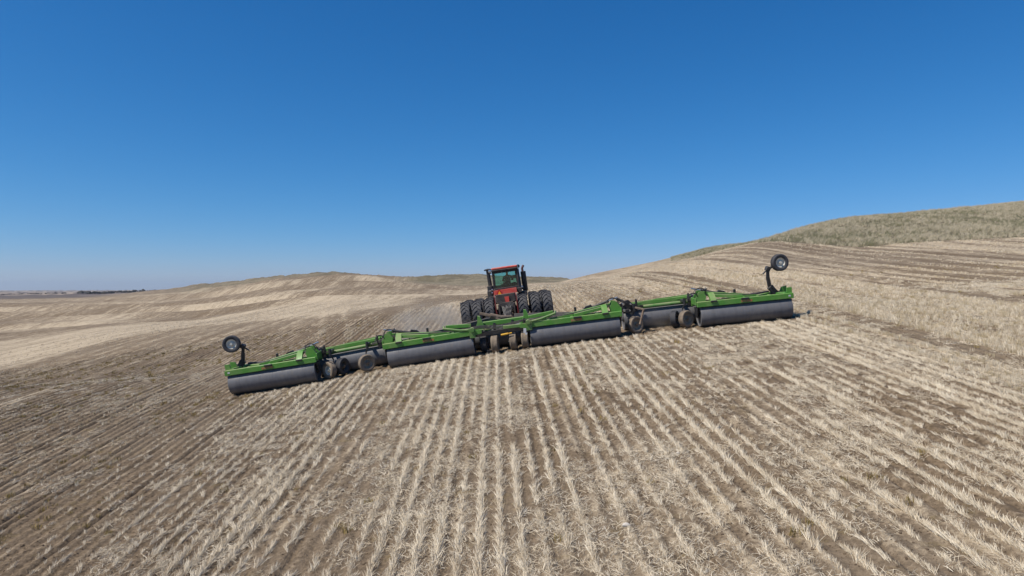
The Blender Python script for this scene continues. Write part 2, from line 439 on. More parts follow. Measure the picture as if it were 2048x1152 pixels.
az = np.concatenate([np.radians(np.linspace(-180, -46, 60))[:-1], np.radians(np.linspace(-46, 46, 720)), np.radians(np.linspace(46, 180, 60))[1:]])
rr = np.exp(np.concatenate([np.linspace(math.log(1.5), math.log(40), 70)[:-1], np.linspace(math.log(40), math.log(1500), 300)[:-1], np.linspace(math.log(1500), math.log(25500), 60)]))
AZ, RR = np.meshgrid(az, rr, indexing='ij')
GX, GY = RR * np.sin(AZ), RR * np.cos(AZ)
GZ = ground(GX, GY)
PATCH_Y0, PATCH_Y1 = 5.0, 56.0
def patch_inside(X, Y):
    half = 0.80 * Y + 9
    return np.minimum(np.minimum(sstep(Y, PATCH_Y0 + 0.5, PATCH_Y0 + 2), 1 - sstep(Y, PATCH_Y1 - 3, PATCH_Y1 - 1)), 1 - sstep(np.abs(rowc(X, Y)), half - 3, half - 1.5))
GZ = GZ - 0.35 * patch_inside(GX, GY)
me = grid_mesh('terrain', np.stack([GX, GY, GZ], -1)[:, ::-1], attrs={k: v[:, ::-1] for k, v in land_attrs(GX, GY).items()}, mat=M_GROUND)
terrain = bpy.data.objects.new('terrain', me); COL.objects.link(terrain)
tag(terrain, 'rolling stubble hills, grassy rise and far plain around the field', 'terrain', kind='structure')

# ---- the tilled ground in front, with drill furrows as real relief
NS = 12
ss = np.arange(-50.4, 50.4, ROW / 6)
yy = np.concatenate([np.arange(PATCH_Y0, 30, 0.22), np.arange(30, PATCH_Y1, 0.34)])
SS, YY = np.meshgrid(ss, yy, indexing='ij')
def furrow(S, Y, X):
    irow = np.floor(S / ROW); f = S / ROW - irow            # plant row at f=0, furrow slot at 0.5
    deep = 0.45 + 0.9 * vnoise(irow * 7.31 + 0.5, irow * 3.7 + 1.5) * (0.5 + fbm(irow * 5.1, Y / 3.5 + irow, 2))
    lf = 1 - sstep(X + 0.12 * (Y - 12), -9, -3)
    deep = deep * (0.95 + 1.6 * lf) * (0.35 + 1.3 * sstep(vnoise(irow * 3.3 + 9, irow * 8.1 + Y / 30), 0.35, 0.8)) * (1 - 0.25 * sstep(Y, 34, 42))
    v = np.abs(f - 0.5) * 2
    slot = np.clip(1 - v / 0.42, 0, 1)
    rid = np.cos((f) * 2 * np.pi) * 0.5
    clod = (vnoise(S * 11, Y * 9) - 0.5) * 0.030 + (fbm(S * 3.3, Y * 2.2, 2) - 0.5) * 0.05
    return 0.016 * rid - 0.050 * deep * slot + clod
SX = x_of_row(SS, YY)
PZ = ground(SX, YY) + furrow(SS, YY, SX)
half = 0.80 * YY + 9
edge = np.minimum(sstep(YY, PATCH_Y0, PATCH_Y0 + 0.6), 1 - sstep(YY, PATCH_Y1 - 1.2, PATCH_Y1))
edge = np.minimum(edge, 1 - sstep(np.abs(SS), half - 1.2, half))
PZ = PZ - 0.12 * (1 - edge)
keep = (np.abs(SS) < half + 0.5)[:-1, :-1]
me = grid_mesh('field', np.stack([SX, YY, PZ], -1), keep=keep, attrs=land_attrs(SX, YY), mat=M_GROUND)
field = bpy.data.objects.new('tilled_ground', me); COL.objects.link(field)
tag(field, 'rolled brown stubble ground with drill furrows running away from view', 'ground', kind='structure')
print('terrain', len(terrain.data.polygons), 'patch', len(me.polygons))

# ------------------------------------------------------------------ straw, stubble and grass
def straw_material(name, a, b2, rough=0.6):
    m, b, g = new_mat(name, rough, 0, 0.25)
    oi = g.n('ShaderNodeObjectInfo')
    at = g.n('ShaderNodeAttribute', attribute_name='tone')
    f = g.math('MULTIPLY_ADD', at.outputs['Fac'], 0.6, g.math('MULTIPLY', oi.outputs['Random'], 0.4))
    g.link(g.mix(f, a, b2), b.inputs['Base Color'])
    return m
M_STRAW = straw_material('straw', (0.43, 0.325, 0.20), (0.95, 0.85, 0.67))
M_STRAW_GOLD = straw_material('golden_straw', (0.38, 0.29, 0.16), (0.74, 0.62, 0.42))
M_GRASS = straw_material('dry_grass', (0.30, 0.255, 0.16), (0.66, 0.57, 0.42), 0.8)
M_WEED = straw_material('volunteer_weed', (0.16, 0.12, 0.04), (0.40, 0.29, 0.10), 0.8)

def blades_mesh(name, blades, mat):
    """blades: list of (base xyz, tip xyz, width, bend) -> two tapered segments each"""
    co, fa, tone = [], [], []
    for p, t, w, bend in blades:
        p = np.array(p); t = np.array(t)
        d = t - p; side = np.cross(d, np.array([random.uniform(-1, 1), random.uniform(-1, 1), 0.3])); n = np.linalg.norm(side)
        if n < 1e-6: continue
        side = side / n * w * 0.5
        mid = p + d * 0.55 + np.array([0, 0, bend])
        i = len(co)
        co += [p - side, p + side, mid - side * 0.9, mid + side * 0.9, t - side * 0.35, t + side * 0.35]
        fa += [(i, i + 1, i + 3, i + 2), (i + 2, i + 3, i + 5, i + 4)]
        tone += [random.random()] * 6
    me = bpy.data.meshes.new(name)
    me.from_pydata([tuple(c) for c in co], [], fa)
    a = me.attributes.new('tone', 'FLOAT', 'POINT'); a.data.foreach_set('value', tone)
    me.materials.append(mat)
    return me

def proto_collection(name, meshes):
    c = bpy.data.collections.new(name)
    for k, me in enumerate(meshes):
        o = bpy.data.objects.new(f'{name}_{k:02d}', me)
        c.objects.link(o)
    return c

U = random.uniform
def stand_clump(n, L, h, lean, splay, mat, w=0.006):
    bl = []
    for _ in range(n):
        y = U(-L / 2, L / 2); x = random.gauss(0, 0.018)
        hh = h * U(0.55, 1.15)
        lx = random.gauss(0, splay); lyy = random.gauss(lean, splay)
        t = (x + lx * hh, y + lyy * hh, hh / math.sqrt(1 + lyy * lyy * 0.8))
        bl.append(((x, y, -0.03), t, w * U(0.7, 1.3), U(0, 0.012)))
    return blades_mesh('straw_clump', bl, mat)
def litter_patch(n, r, mat, w=0.006):
    bl = []
    for _ in range(n):
        a = U(0, 6.28); d = r * math.sqrt(U(0, 1)); x, y = d * math.cos(a), d * math.sin(a)
        q = random.gauss(1.2, 0.8); l = U(0.06, 0.20); z = U(0.0, 0.025)
        bl.append(((x, y, z), (x + l * math.cos(q), y + l * math.sin(q), z + U(-0.02, 0.05)), w * U(0.7, 1.3), U(0, 0.02)))
    return blades_mesh('litter_patch', bl, mat)
def tuft(n, r, h, mat, w=0.012, lean=0.25):
    bl = []
    for _ in range(n):
        a = U(0, 6.28); d = r * math.sqrt(U(0, 1)); x, y = d * math.cos(a), d * math.sin(a)
        hh = h * U(0.5, 1.1)
        bl.append(((x, y, -0.03), (x + random.gauss(lean, 0.35) * hh, y + random.gauss(0.1, 0.35) * hh, hh), w * U(0.7, 1.3), U(0, 0.03)))
    return blades_mesh('tuft', bl, mat)

P_ROLLED = proto_collection('rolled_clump', [stand_clump(40, 0.30, U(0.10, 0.17), U(0.6, 1.6), 0.34, M_STRAW, 0.0062) for _ in range(16)])
P_STAND = proto_collection('standing_clump', [stand_clump(44, 0.26, U(0.11, 0.17), U(-0.1, 0.2), 0.20, M_STRAW if k % 5 else M_STRAW_GOLD, 0.0065) for k in range(12)])
P_FAR = proto_collection('distant_clump', [stand_clump(30, 0.5, 0.15, U(-0.1, 0.25), 0.25, M_STRAW, 0.014) for _ in range(6)])
P_LITTER = proto_collection('litter_patch', [litter_patch(70, 0.34, M_STRAW) for _ in range(10)])
P_GRASS = proto_collection('grass_tuft', [tuft(26, 0.22, U(0.45, 0.75), M_GRASS, 0.018) for _ in range(8)])
P_WEED = proto_collection('weed_tuft', [tuft(26, 0.10, 0.09, M_WEED, 0.010, 0.0) for _ in range(5)])

def scatter(name, coll, pts, rotz, scl, tilt=None, label=None, cat=None):
    n = len(pts)
    me = bpy.data.meshes.new(name)
    me.vertices.add(n); me.vertices.foreach_set('co', np.asarray(pts, np.float32).ravel())
    rot = np.zeros((n, 3), np.float32); rot[:, 2] = rotz
    if tilt is not None: rot[:, 0] = tilt[:, 0]; rot[:, 1] = tilt[:, 1]
    a = me.attributes.new('turn', 'FLOAT_VECTOR', 'POINT'); a.data.foreach_set('vector', rot.ravel())
    s = np.asarray(scl, np.float32)
    if s.ndim == 1: s = np.repeat(s[:, None], 3, 1)
    a = me.attributes.new('size', 'FLOAT_VECTOR', 'POINT'); a.data.foreach_set('vector', np.ascontiguousarray(s).ravel())
    a = me.attributes.new('pick', 'INT', 'POINT'); a.data.foreach_set('value', rng.integers(0, len(coll.objects), n).astype(np.int32))
    o = bpy.data.objects.new(name, me); COL.objects.link(o)
    ng = bpy.data.node_groups.new(name + '_scatter', 'GeometryNodeTree')
    ng.interface.new_socket('Geometry', in_out='INPUT', socket_type='NodeSocketGeometry')
    ng.interface.new_socket('Geometry', in_out='OUTPUT', socket_type='NodeSocketGeometry')
    gi = ng.nodes.new('NodeGroupInput'); go = ng.nodes.new('NodeGroupOutput')
    m2p = ng.nodes.new('GeometryNodeMeshToPoints')
    iop = ng.nodes.new('GeometryNodeInstanceOnPoints')
    ci = ng.nodes.new('GeometryNodeCollectionInfo')
    ci.inputs['Collection'].default_value = coll
    ci.inputs['Separate Children'].default_value = True
    ci.inputs['Reset Children'].default_value = True
    def na(t, nm):
        x = ng.nodes.new('GeometryNodeInputNamedAttribute'); x.data_type = t; x.inputs[0].default_value = nm
        return x.outputs['Attribute']
    e2r = ng.nodes.new('FunctionNodeEulerToRotation')
    L = ng.links.new
    L(gi.outputs[0], m2p.inputs[0]); L(m2p.outputs[0], iop.inputs['Points']); L(ci.outputs[0], iop.inputs['Instance'])
    iop.inputs['Pick Instance'].default_value = True
    L(na('INT', 'pick'), iop.inputs['Instance Index'])
    L(na('FLOAT_VECTOR', 'turn'), e2r.inputs[0]); L(e2r.outputs[0], iop.inputs['Rotation'])
    L(na('FLOAT_VECTOR', 'size'), iop.inputs['Scale'])
    L(iop.outputs[0], go.inputs[0])
    md = o.modifiers.new('scatter', 'NODES'); md.node_group = ng
    tag(o, label, cat, kind='stuff')
    print(name, n)
    return o

MACHINE_Y = 30.3
def row_strength(irow, X, Y):
    """how much stubble stands on a row here, 0..1"""
    base = vnoise(irow * 5.37 + 2.2, irow * 1.9)
    along = vnoise(irow * 9.7, Y / 1.3 + irow * 3.1) * 0.5 + vnoise(irow * 4.1 + 50, Y / 0.5 + irow) * 0.5
    patch = fbm(X / 3.0 + 31, Y / 6.0, 3)
    stripe = vnoise(X * 0.55 + 0.014 * Y + 77, Y / 60.0 + 3)
    left = 1 - sstep(X + 0.12 * (Y - 12), -11.5, -7.0)          # bare side at the left
    zone = 1 - 0.72 * left
    return zone, base * 0.75 + along * 0.75 + patch * 0.5 + stripe * 0.45 * (1 + 1.2 * sstep(Y, 34, 40)) - 0.98 - 0.27 * sstep(Y, 34, 40)

def build_rows():
    S_i = np.arange(-150, 265)
    out = {k: [] for k in ('rolled', 'stand', 'far')}
    for y0, y1, st in ((7, 33, 0.11), (33, 56, 0.18), (56, 125, 0.42)):
        y = np.arange(y0, y1, st)
        I, Yg = np.meshgrid(S_i, y, indexing='ij')
        I = I.ravel().astype(float); Yg = Yg.ravel() + rng.uniform(-st / 2, st / 2, I.size)
        X = x_of_row(I * ROW, Yg) + rng.normal(0, 0.012, I.size)
        u = X / Yg
        ok = np.abs(X) < 0.78 * Yg + 3
        I, Yg, X = I[ok], Yg[ok], X[ok]
        zone, v = row_strength(I, X, Yg)
        cov = cover(X, Yg)
        if y0 >= 33:
            zone = sstep(cov, 0.1, 0.75)
            v = v + (cov - 0.55) * 0.9
        rolled = (Yg < MACHINE_Y + 0.12 * 0) & (np.abs(X) < 12.9)
        left = 1 - sstep(X + 0.12 * (Yg - 12), -9.5, -6.5)
        p = sstep(v, -0.22, 0.34) * zone
        p = np.where((X > 12.9) & (Yg < 40), sstep(v + (cov - 0.6) * 1.1, -0.30, 0.30), p)
        p = np.where((X > 12.9) & (Yg >= 22), p * sstep(cov, 0.12, 0.75), p)
        p = np.where(Yg > 56, p * (0.15 + 0.85 * sstep(X / Yg, -0.02, 0.05)), p)
        rowpair = vnoise(I * 0.83 + 4, Yg / 25.0 + 9)
        p = np.where((X > 13.2), p * (0.18 + 0.82 * np.maximum(sstep(rowpair, 0.36, 0.58), sstep(cov, 0.8, 1.0))), p)
        rsel = sstep(vnoise(I * 0.91 + 40, Yg / 40.0 + 2) + 0.25 * (vnoise(I * 3.1, Yg / 5.0) - 0.5), 0.38, 0.52)
        p = np.where(X <= 13.2, p * (1 - sstep(X, 1.5, 5) * 0.5 * (1 - rsel)) * (1 - (1 - sstep(X, -5, -1)) * 0.5 * (1 - rsel)), p)
        centre = np.exp(-((X - 0.4 - 0.03 * Yg) / 3.2) ** 2) * (1 - sstep(Yg, 30, 34))
        p = p * (1 - 0.35 * centre * sstep(fbm(X / 2.2 + 61, Yg / 4.0, 3), 0.35, 0.6))
        p = p * (1 - 0.38 * sstep(fbm(X / 1.3 + 15, Yg / 2.6 + 5, 2), 0.52, 0.72))
        p = np.maximum(p, 0.02)
        st1 = (np.abs(rowc(X, Yg) - 14.02) < 0.2) | (np.abs(rowc(X, Yg) - 14.93) < 0.2)
        p = np.where(st1 & (Yg < 34), 0.95, p)
        p = p * (1 - grass_mask(X, Yg))
        k = rng.random(I.size) < p
        I, Yg, X, v, p, rolled = I[k], Yg[k], X[k], v[k], p[k], rolled[k]
        # nothing under the drums and the wheels
        under = (np.abs(X) < 12.7) & (Yg > MACHINE_Y) & (Yg < 32.6)
        trac = (np.abs(X + 0.1) < 2.7) & (Yg > 36) & (Yg < 43.5)
        I, Yg, X, v, p, rolled = [a[~(under | trac)] for a in (I, Yg, X, v, p, rolled)]
        Z = ground(X, Yg) + (0.012 if y0 < 56 else 0)
        sc = (0.55 + 0.5 * np.clip(p, 0, 1)) * rng.uniform(0.75, 1.2, X.size)
        P = np.stack([X, Yg, Z], 1)
        rz = rng.normal(0, 0.35, X.size)
        if y0 >= 56:
            out['far'].append((P, rz, np.stack([sc * 1.0, sc * 1.1, sc * 0.9], 1)))
        else:
            out['rolled'].append((P[rolled], rz[rolled], np.stack([sc * 1.1, sc, sc * 1.0], 1)[rolled]))
            out['stand'].append((P[~rolled], rz[~rolled], np.stack([sc, sc, sc * np.where(Yg > 33, 0.85, 1.0)], 1)[~rolled]))
    return out
rows = build_rows()
def cat3(l): return [np.concatenate([a[i] for a in l]) for i in range(3)]
P_, r_, s_ = cat3(rows['rolled'])
scatter('rolled_stubble', P_ROLLED, P_, r_, s_, label='pale stubble pressed flat in broken rows behind the roller', cat='stubble')
P_, r_, s_ = cat3(rows['stand'])
scatter('standing_stubble', P_STAND, P_, r_, s_, label='pale upright wheat stubble beside and ahead of the roller', cat='stubble')
P_, r_, s_ = cat3(rows['far'])
scatter('distant_stubble', P_FAR, P_, r_, s_, label='pale stubble on the slopes below the grassy hill', cat='stubble')

def random_ground(n, y0, y1, width=0.78, margin=2.5):
    # area-uniform in a fan in front
    y = np.sqrt(rng.uniform(y0 ** 2, y1 ** 2, n)); x = rng.uniform(-1, 1, n) * (width * y + margin)
    return x, y
x, y = random_ground(15000, 7, 40)
den = 0.12 + 0.88 * sstep(fbm(x / 1.6 + 11, y / 3.0, 3), 0.38, 0.62)
den = den * (0.22 + 0.78 * sstep(x + 0.12 * (y - 12), -10, -4))
k = (rng.random(len(x)) < den) & ~((np.abs(x) < 12.7) & (y > MACHINE_Y) & (y < 32.6))
x, y = x[k], y[k]
P_ = np.stack([x, y, ground(x, y) + 0.008], 1)
tl = np.stack([np.full(len(x), 0.085), np.full(len(x), -0.12)], 1)
scatter('straw_litter', P_LITTER, P_, rng.uniform(-0.5, 0.5, len(x)), rng.uniform(0.55, 1.1, len(x)), tilt=tl,
        label='loose chopped straw strewn over the brown soil between rows', cat='straw')
x, y = random_ground(5200, 8, 52)
den = (0.10 + 0.9 * (1 - sstep(x + 0.12 * (y - 12), -11, -5))) * sstep(fbm(x / 2.6 + 71, y / 3.6, 3), 0.42, 0.58)
k = (rng.random(len(x)) < den) & ~((np.abs(x) < 12.7) & (y > MACHINE_Y) & (y < 32.6))
x, y = x[k], y[k]
P_ = np.stack([x, y, ground(x, y)], 1)
scatter('volunteer_weeds', P_WEED, P_, rng.uniform(0, 6.28, len(x)), rng.uniform(0.6, 1.4, len(x)),
        label='ochre green weeds low among the furrows on the bare left side', cat='weeds')

# grass on the hill: pale bunches, and greener ones in the hollows
P_GREEN = proto_collection('green_tuft', [tuft(26, 0.24, U(0.35, 0.6), straw_material('green_grass_%d' % k, (0.125, 0.13, 0.065), (0.30, 0.275, 0.165), 0.8), 0.018) for k in range(4)])
n = 150000
x = rng.uniform(20, 190, n); y = rng.uniform(80, 235, n)
gm = grass_mask(x, y)
px = 1024 + F * x / y
pt = fbm(x / 9.0 + 3, y / 9.0 + 9, 4, 0.6)
k = (gm > 0.35) & (px < 2150) & (rng.random(n) < 0.35 + 0.65 * sstep(fbm(x / 3.0, y / 3.0, 3), 0.35, 0.6))
x, y, gm, pt, px = x[k], y[k], gm[k], pt[k], px[k]
P_ = np.stack([x, y, ground(x, y)], 1)
big = (0.35 + 1.0 * fbm(x / 3.5 + 3, y / 3.5 + 9, 3)) * (0.4 + 0.6 * gm) * rng.uniform(0.5, 1.1, len(x))
big = np.where(px < 1520, big * 0.8, big)
gsel = rng.random(len(x)) < 0.22 + 0.5 * (1 - sstep(pt, 0.36, 0.60))
rz = rng.normal(0, 0.6, len(x))
scatter('hill_grass', P_GRASS, P_[~gsel], rz[~gsel], big[~gsel],
        label='pale dry bunch grass covering the steep hill at right', cat='grass')
scatter('green_grass', P_GREEN, P_[gsel], rz[gsel], big[gsel],
        label='greener grass in the hollows of the steep hill at right', cat='grass')

# crumbs and clods of soil, so that the bare ground between the rows is not smooth
def clod_mesh(k):
    bm = bmesh.new(); bmesh.ops.create_icosphere(bm, subdivisions=1, radius=1.0)
    for v in bm.verts:
        v.co *= U(0.65, 1.2)
        v.co.z *= 0.7
    me = bpy.data.meshes.new('clod'); bm.to_mesh(me); bm.free(); me.materials.append(M_CLOD)
    return me
M_CLOD = straw_material('soil_crumb', (0.09, 0.062, 0.040), (0.25, 0.185, 0.125), 0.95)
P_CLOD = proto_collection('soil_clod', [clod_mesh(k) for k in range(8)])
x, y = random_ground(75000, 8, 32)
k = rng.random(len(x)) < (0.25 + 0.75 * sstep(fbm(x / 1.2 + 5, y / 1.8 + 3, 3), 0.4, 0.6))
x, y = x[k], y[k]
S_ = rowc(x, y)
P_ = np.stack([x, y, ground(x, y) + furrow(S_, y, x) + 0.002], 1)
scatter('soil_clods', P_CLOD, P_, rng.uniform(0, 6.28, len(x)), 0.007 + 0.022 * rng.random(len(x)) ** 4 + 0.004,
        label='brown soil crumbs and clods between the stubble rows', cat='soil')

# ------------------------------------------------------------------ mesh helpers for the machines
M_GREEN = worn('green_paint', (0.085, 0.27, 0.040), (0.12, 0.30, 0.055), 0.42, 0, (0.30, 0.30, 0.15), 0.8, 2.6)
M_GREEN_D = worn('dusty_green_paint', (0.08, 0.22, 0.04), (0.15, 0.25, 0.08), 0.5, 0, (0.36, 0.31, 0.19), 0.75, 3.0)
M_DRUM = worn('drum_steel', (0.135, 0.134, 0.142), (0.105, 0.105, 0.112), 0.55, 0.0, (0.20, 0.18, 0.16), 0.35, 3.0, bump=0.002)
def drum_material():
    m, b, g = new_mat('drum_steel', 0.5, 0.0, 0.4)
    tc = g.n('ShaderNodeTexCoord'); sep = g.n('ShaderNodeSeparateXYZ'); g.link(tc.outputs['Object'], sep.inputs[0])
    ang = g.math('ARCTAN2', g.math('SUBTRACT', sep.outputs[2], 0.5), sep.outputs[1])
    rings = g.noise(g.xyz(g.math('MULTIPLY', sep.outputs[0], 5.0), g.math('MULTIPLY', ang, 0.4), 0.0), 1.0, 5, 0.7)
    spots = g.noise(tc.outputs['Object'], 7.0, 5, 0.7, 0.4)
    c = g.mix(g.ramp(rings, 0.2, 0.8), (0.115, 0.115, 0.122), (0.165, 0.163, 0.170))
    c = g.mix(g.math('MULTIPLY', g.ramp(spots, 0.54, 0.72), 0.6), c, (0.20, 0.165, 0.13))
    g.link(c, b.inputs['Base Color'])
    g.link(g.math('MULTIPLY_ADD', g.ramp(spots, 0.4, 0.7), 0.3, 0.42), b.inputs['Roughness'])
    bp = g.n('ShaderNodeBump'); bp.inputs['Distance'].default_value = 0.004; bp.inputs['Strength'].default_value = 0.5
    g.link(spots, bp.inputs['Height']); g.link(bp.outputs[0], b.inputs['Normal'])
    return m
M_DRUM = drum_material()
M_BLACK = worn('black_paint', (0.018, 0.018, 0.02), (0.03, 0.03, 0.032), 0.45, 0, (0.20, 0.16, 0.12), 0.25, 5.0)
M_HOSE = worn('hose_rubber', (0.02, 0.02, 0.022), (0.03, 0.03, 0.03), 0.55, 0, (0.2, 0.17, 0.13), 0.3, 9.0)
M_CHROME = worn('bright_steel', (0.62, 0.63, 0.64), (0.5, 0.5, 0.5), 0.28, 0.8, (0.4, 0.35, 0.28), 0.2, 8.0)
M_RUBBER = worn('tyre_rubber', (0.036, 0.037, 0.043), (0.052, 0.053, 0.06), 0.7, 0, (0.20, 0.17, 0.14), 0.2, 5.0)
M_RUBBER_DUST = worn('dusty_tyre_rubber', (0.17, 0.135, 0.10), (0.26, 0.205, 0.15), 0.9, 0, (0.32, 0.25, 0.18), 0.8, 5.0)
M_RIM = worn('cream_rim_paint', (0.74, 0.71, 0.60), (0.60, 0.57, 0.47), 0.45, 0, (0.34, 0.28, 0.2), 0.25, 7.0)
M_RIM_D = worn('muddy_rim_paint', (0.30, 0.26, 0.20), (0.20, 0.17, 0.13), 0.7, 0, (0.3, 0.24, 0.17), 0.7, 7.0)
M_RUSTBROWN = worn('muddy_steel', (0.13, 0.085, 0.06), (0.24, 0.18, 0.13), 0.75, 0, (0.34, 0.27, 0.20), 0.7, 6.0)
M_YELLOW = worn('yellow_paint', (0.75, 0.42, 0.02), (0.65, 0.33, 0.02), 0.45, 0, (0.3, 0.2, 0.1), 0.2, 6.0)
M_ORANGE = worn('faded_orange_decal', (0.42, 0.17, 0.06), (0.22, 0.20, 0.07), 0.6, 0, (0.35, 0.26, 0.15), 0.7, 8.0)
M_WHITE = worn('white_label', (0.72, 0.72, 0.70), (0.6, 0.6, 0.6), 0.5, 0, (0.4, 0.35, 0.28), 0.3, 9.0)

def bm_new(): return bmesh.new()
def box(bm, c, s, rot=None, bev=0.0):
    M = Matrix.Translation(Vector(c))
    if rot is not None:
        M = M @ (rot.to_4x4() if isinstance(rot, Matrix) else Euler(rot).to_matrix().to_4x4())
    M = M @ Matrix.Diagonal((*s, 1))
    r = bmesh.ops.create_cube(bm, size=1.0, matrix=M)
    if bev:
        es = {e for v in r['verts'] for e in v.link_edges}
        bmesh.ops.bevel(bm, geom=list(es), offset=bev, segments=1, affect='EDGES')
def beam(bm, a, b, w, h, bev=0.012, up=(0, 0, 1)):
    a, b = Vector(a), Vector(b); d = b - a
    x = d.normalized(); z = Vector(up); y = z.cross(x)
    if y.length < 1e-4: y = Vector((0, 1, 0)).cross(x)
    y.normalize(); z = x.cross(y)
    box(bm, (a + b) / 2, (d.length, w, h), Matrix((x, y, z)).transposed(), bev)
def tube(bm, pts, r, n=8, cap=True):
    pts = [Vector(p) for p in pts]; rings = []
    rs = r if isinstance(r, (list, tuple)) else [r] * len(pts)
    prev = None
    for i, p in enumerate(pts):
        d = (pts[min(i + 1, len(pts) - 1)] - pts[max(i - 1, 0)]).normalized()
        x = d.orthogonal().normalized() if prev is None else (prev - d * prev.dot(d)).normalized()
        prev = x; y = d.cross(x)
        rings.append([bm.verts.new(p + (x * math.cos(2 * math.pi * k / n) + y * math.sin(2 * math.pi * k / n)) * rs[i]) for k in range(n)])
    for a, b in zip(rings, rings[1:]):
        for k in range(n):
            bm.faces.new((a[k], a[(k + 1) % n], b[(k + 1) % n], b[k]))
    if cap:
        bm.faces.new(rings[0][::-1]); bm.faces.new(rings[-1])
def lathe(bm, prof, n=32, M=None, closed=False):
    """prof: (x along axis, radius); spins about X"""
    M = M or Matrix(); rings = []
    for x, r in prof:
        if r < 1e-5: rings.append([bm.verts.new(M @ Vector((x, 0, 0)))])
        else: rings.append([bm.verts.new(M @ Vector((x, r * math.cos(2 * math.pi * k / n), r * math.sin(2 * math.pi * k / n)))) for k in range(n)])
    pairs = list(zip(rings, rings[1:])) + ([(rings[-1], rings[0])] if closed else [])
    for a, b in pairs:
        for k in range(n):
            k2 = (k + 1) % n
            if len(a) == 1 and len(b) == 1: continue
            if len(a) == 1: bm.faces.new((a[0], b[k2], b[k]))
            elif len(b) == 1: bm.faces.new((a[k], a[k2], b[0]))
            else: bm.faces.new((a[k], a[k2], b[k2], b[k]))
def prism(bm, pts, y0, y1, axis='y'):
    """outline in x,z extruded from y0 to y1"""
    f = (lambda p, y: (p[0], y, p[1])) if axis == 'y' else (lambda p, y: (y, p[0], p[1]))
    A = [bm.verts.new(f(p, y0)) for p in pts]; B = [bm.verts.new(f(p, y1)) for p in pts]
    bm.faces.new(A); bm.faces.new(B[::-1])
    for k in range(len(pts)):
        k2 = (k + 1) % len(pts); bm.faces.new((A[k], B[k], B[k2], A[k2]))
def smooth_by_angle(me, deg=35):
    bm = bmesh.new(); bm.from_mesh(me)
    for f in bm.faces: f.smooth = True
    for e in bm.edges:
        if len(e.link_faces) != 2 or e.calc_face_angle(0) > R(deg): e.smooth = False
    bm.to_mesh(me); bm.free()
def obj(name, bm, mat, parent=None, M=None, smooth=True):
    bmesh.ops.recalc_face_normals(bm, faces=bm.faces[:])
    me = bpy.data.meshes.new(name); bm.to_mesh(me); bm.free()
    for m in (mat if isinstance(mat, (list, tuple)) else [mat]): me.materials.append(m)
    if smooth: smooth_by_angle(me)
    o = bpy.data.objects.new(name, me); COL.objects.link(o)
    if parent: o.parent = parent
    if M is not None: o.matrix_local = M
    return o
def copy_part(o, parent, M=None):
    c = o.copy(); COL.objects.link(c); c.parent = parent
    if M is not None: c.matrix_local = M
    for ch in list(o.children):
        d = ch.copy(); COL.objects.link(d); d.parent = c; d.matrix_local = ch.matrix_local
    return c
def empty(name, M):
    e = bpy.data.objects.new(name, None); e.empty_display_size = 0.3; COL.objects.link(e); e.matrix_world = M
    return e
def frame_at(x0, x1, Y, pitch=0.085):
    """frame with x along the ground between two abscissae, y forward up the slope, origin on the ground"""
    a = Vector((x0, Y, gz(x0, Y))); b = Vector((x1, Y, gz(x1, Y)))
    x = (b - a).normalized(); y = Vector((0, 1, pitch)); y = (y - x * y.dot(x)).normalized(); z = x.cross(y)
    M = Matrix((x, y, z)).transposed().to_4x4(); M.translation = (a + b) / 2
    return M, (b - a).length

# implement wheel: axis along local X, outer face towards +X
def wheel_parts(kind, mats, parent, M, r=0.38, w=0.28):
    rub, rim = mats
    bm = bm_new()
    h = w / 2; rr = r * 0.56
    lathe(bm, [(-h * 0.62, rr), (-h * 0.66, rr + 0.02), (-h * 0.25, rr - 0.05), (h * 0.15, rr - 0.07), (h * 0.30, rr * 0.45), (h * 0.42, rr * 0.36), (h * 0.42, 0.0)], 24)
    lathe(bm, [(h * 0.66, rr + 0.018), (h * 0.60, rr), (h * 0.2, rr - 0.045), (h * 0.15, rr - 0.07)], 24)
    wob = obj('wheel', bm, rim, parent, M)
    bm = bm_new()
    prof = [(-h * 0.62, rr), (-h * 0.86, rr + 0.03), (-h, (r + rr) / 2), (-h * 0.94, r * 0.93), (-h * 0.78, r * 0.985)]
    for k in range(4):
        x = -0.6 + k * 0.4
        prof += [(h * (x - 0.12), r), (h * (x + 0.10), r), (h * (x + 0.14), r - 0.014), (h * (x + 0.24), r - 0.014)]
    prof = prof[:-2] + [(h * 0.78, r * 0.985), (h * 0.94, r * 0.93), (h, (r + rr) / 2), (h * 0.86, rr + 0.03), (h * 0.62, rr)]
    lathe(bm, prof, 32, closed=True)
    obj('tyre', bm, rub, wob)
    bm = bm_new()
    tube(bm, [(h * 0.3, 0, 0), (h * 0.95, 0, 0)], rr * 0.26, 10)
    for k in range(6):
        a = k * math.pi / 3
        tube(bm, [(h * 0.38, rr * .38 * math.cos(a), rr * .38 * math.sin(a)), (h * 0.52, rr * .38 * math.cos(a), rr * .38 * math.sin(a))], 0.012, 6)
    obj('hub', bm, M_RIM if rim is M_RIM else M_RUSTBROWN, wob)
    return wob

def yaw_facing(dx, dy, dz=0.0):
    """rotation whose +X points along (dx,dy,dz)"""
    return Vector((dx, dy, dz)).to_track_quat('X', 'Z').to_matrix().to_4x4()

# ------------------------------------------------------------------ the land roller
RY = 31.0
root_M = Matrix.Translation((0, RY, gz(0, RY)))
roller = empty('land_roller', root_M)
tag(roller, 'wide green folding land roller with grey steel drums towed behind the red tractor', 'land roller')
rinv = root_M.inverted()
DR = 0.50

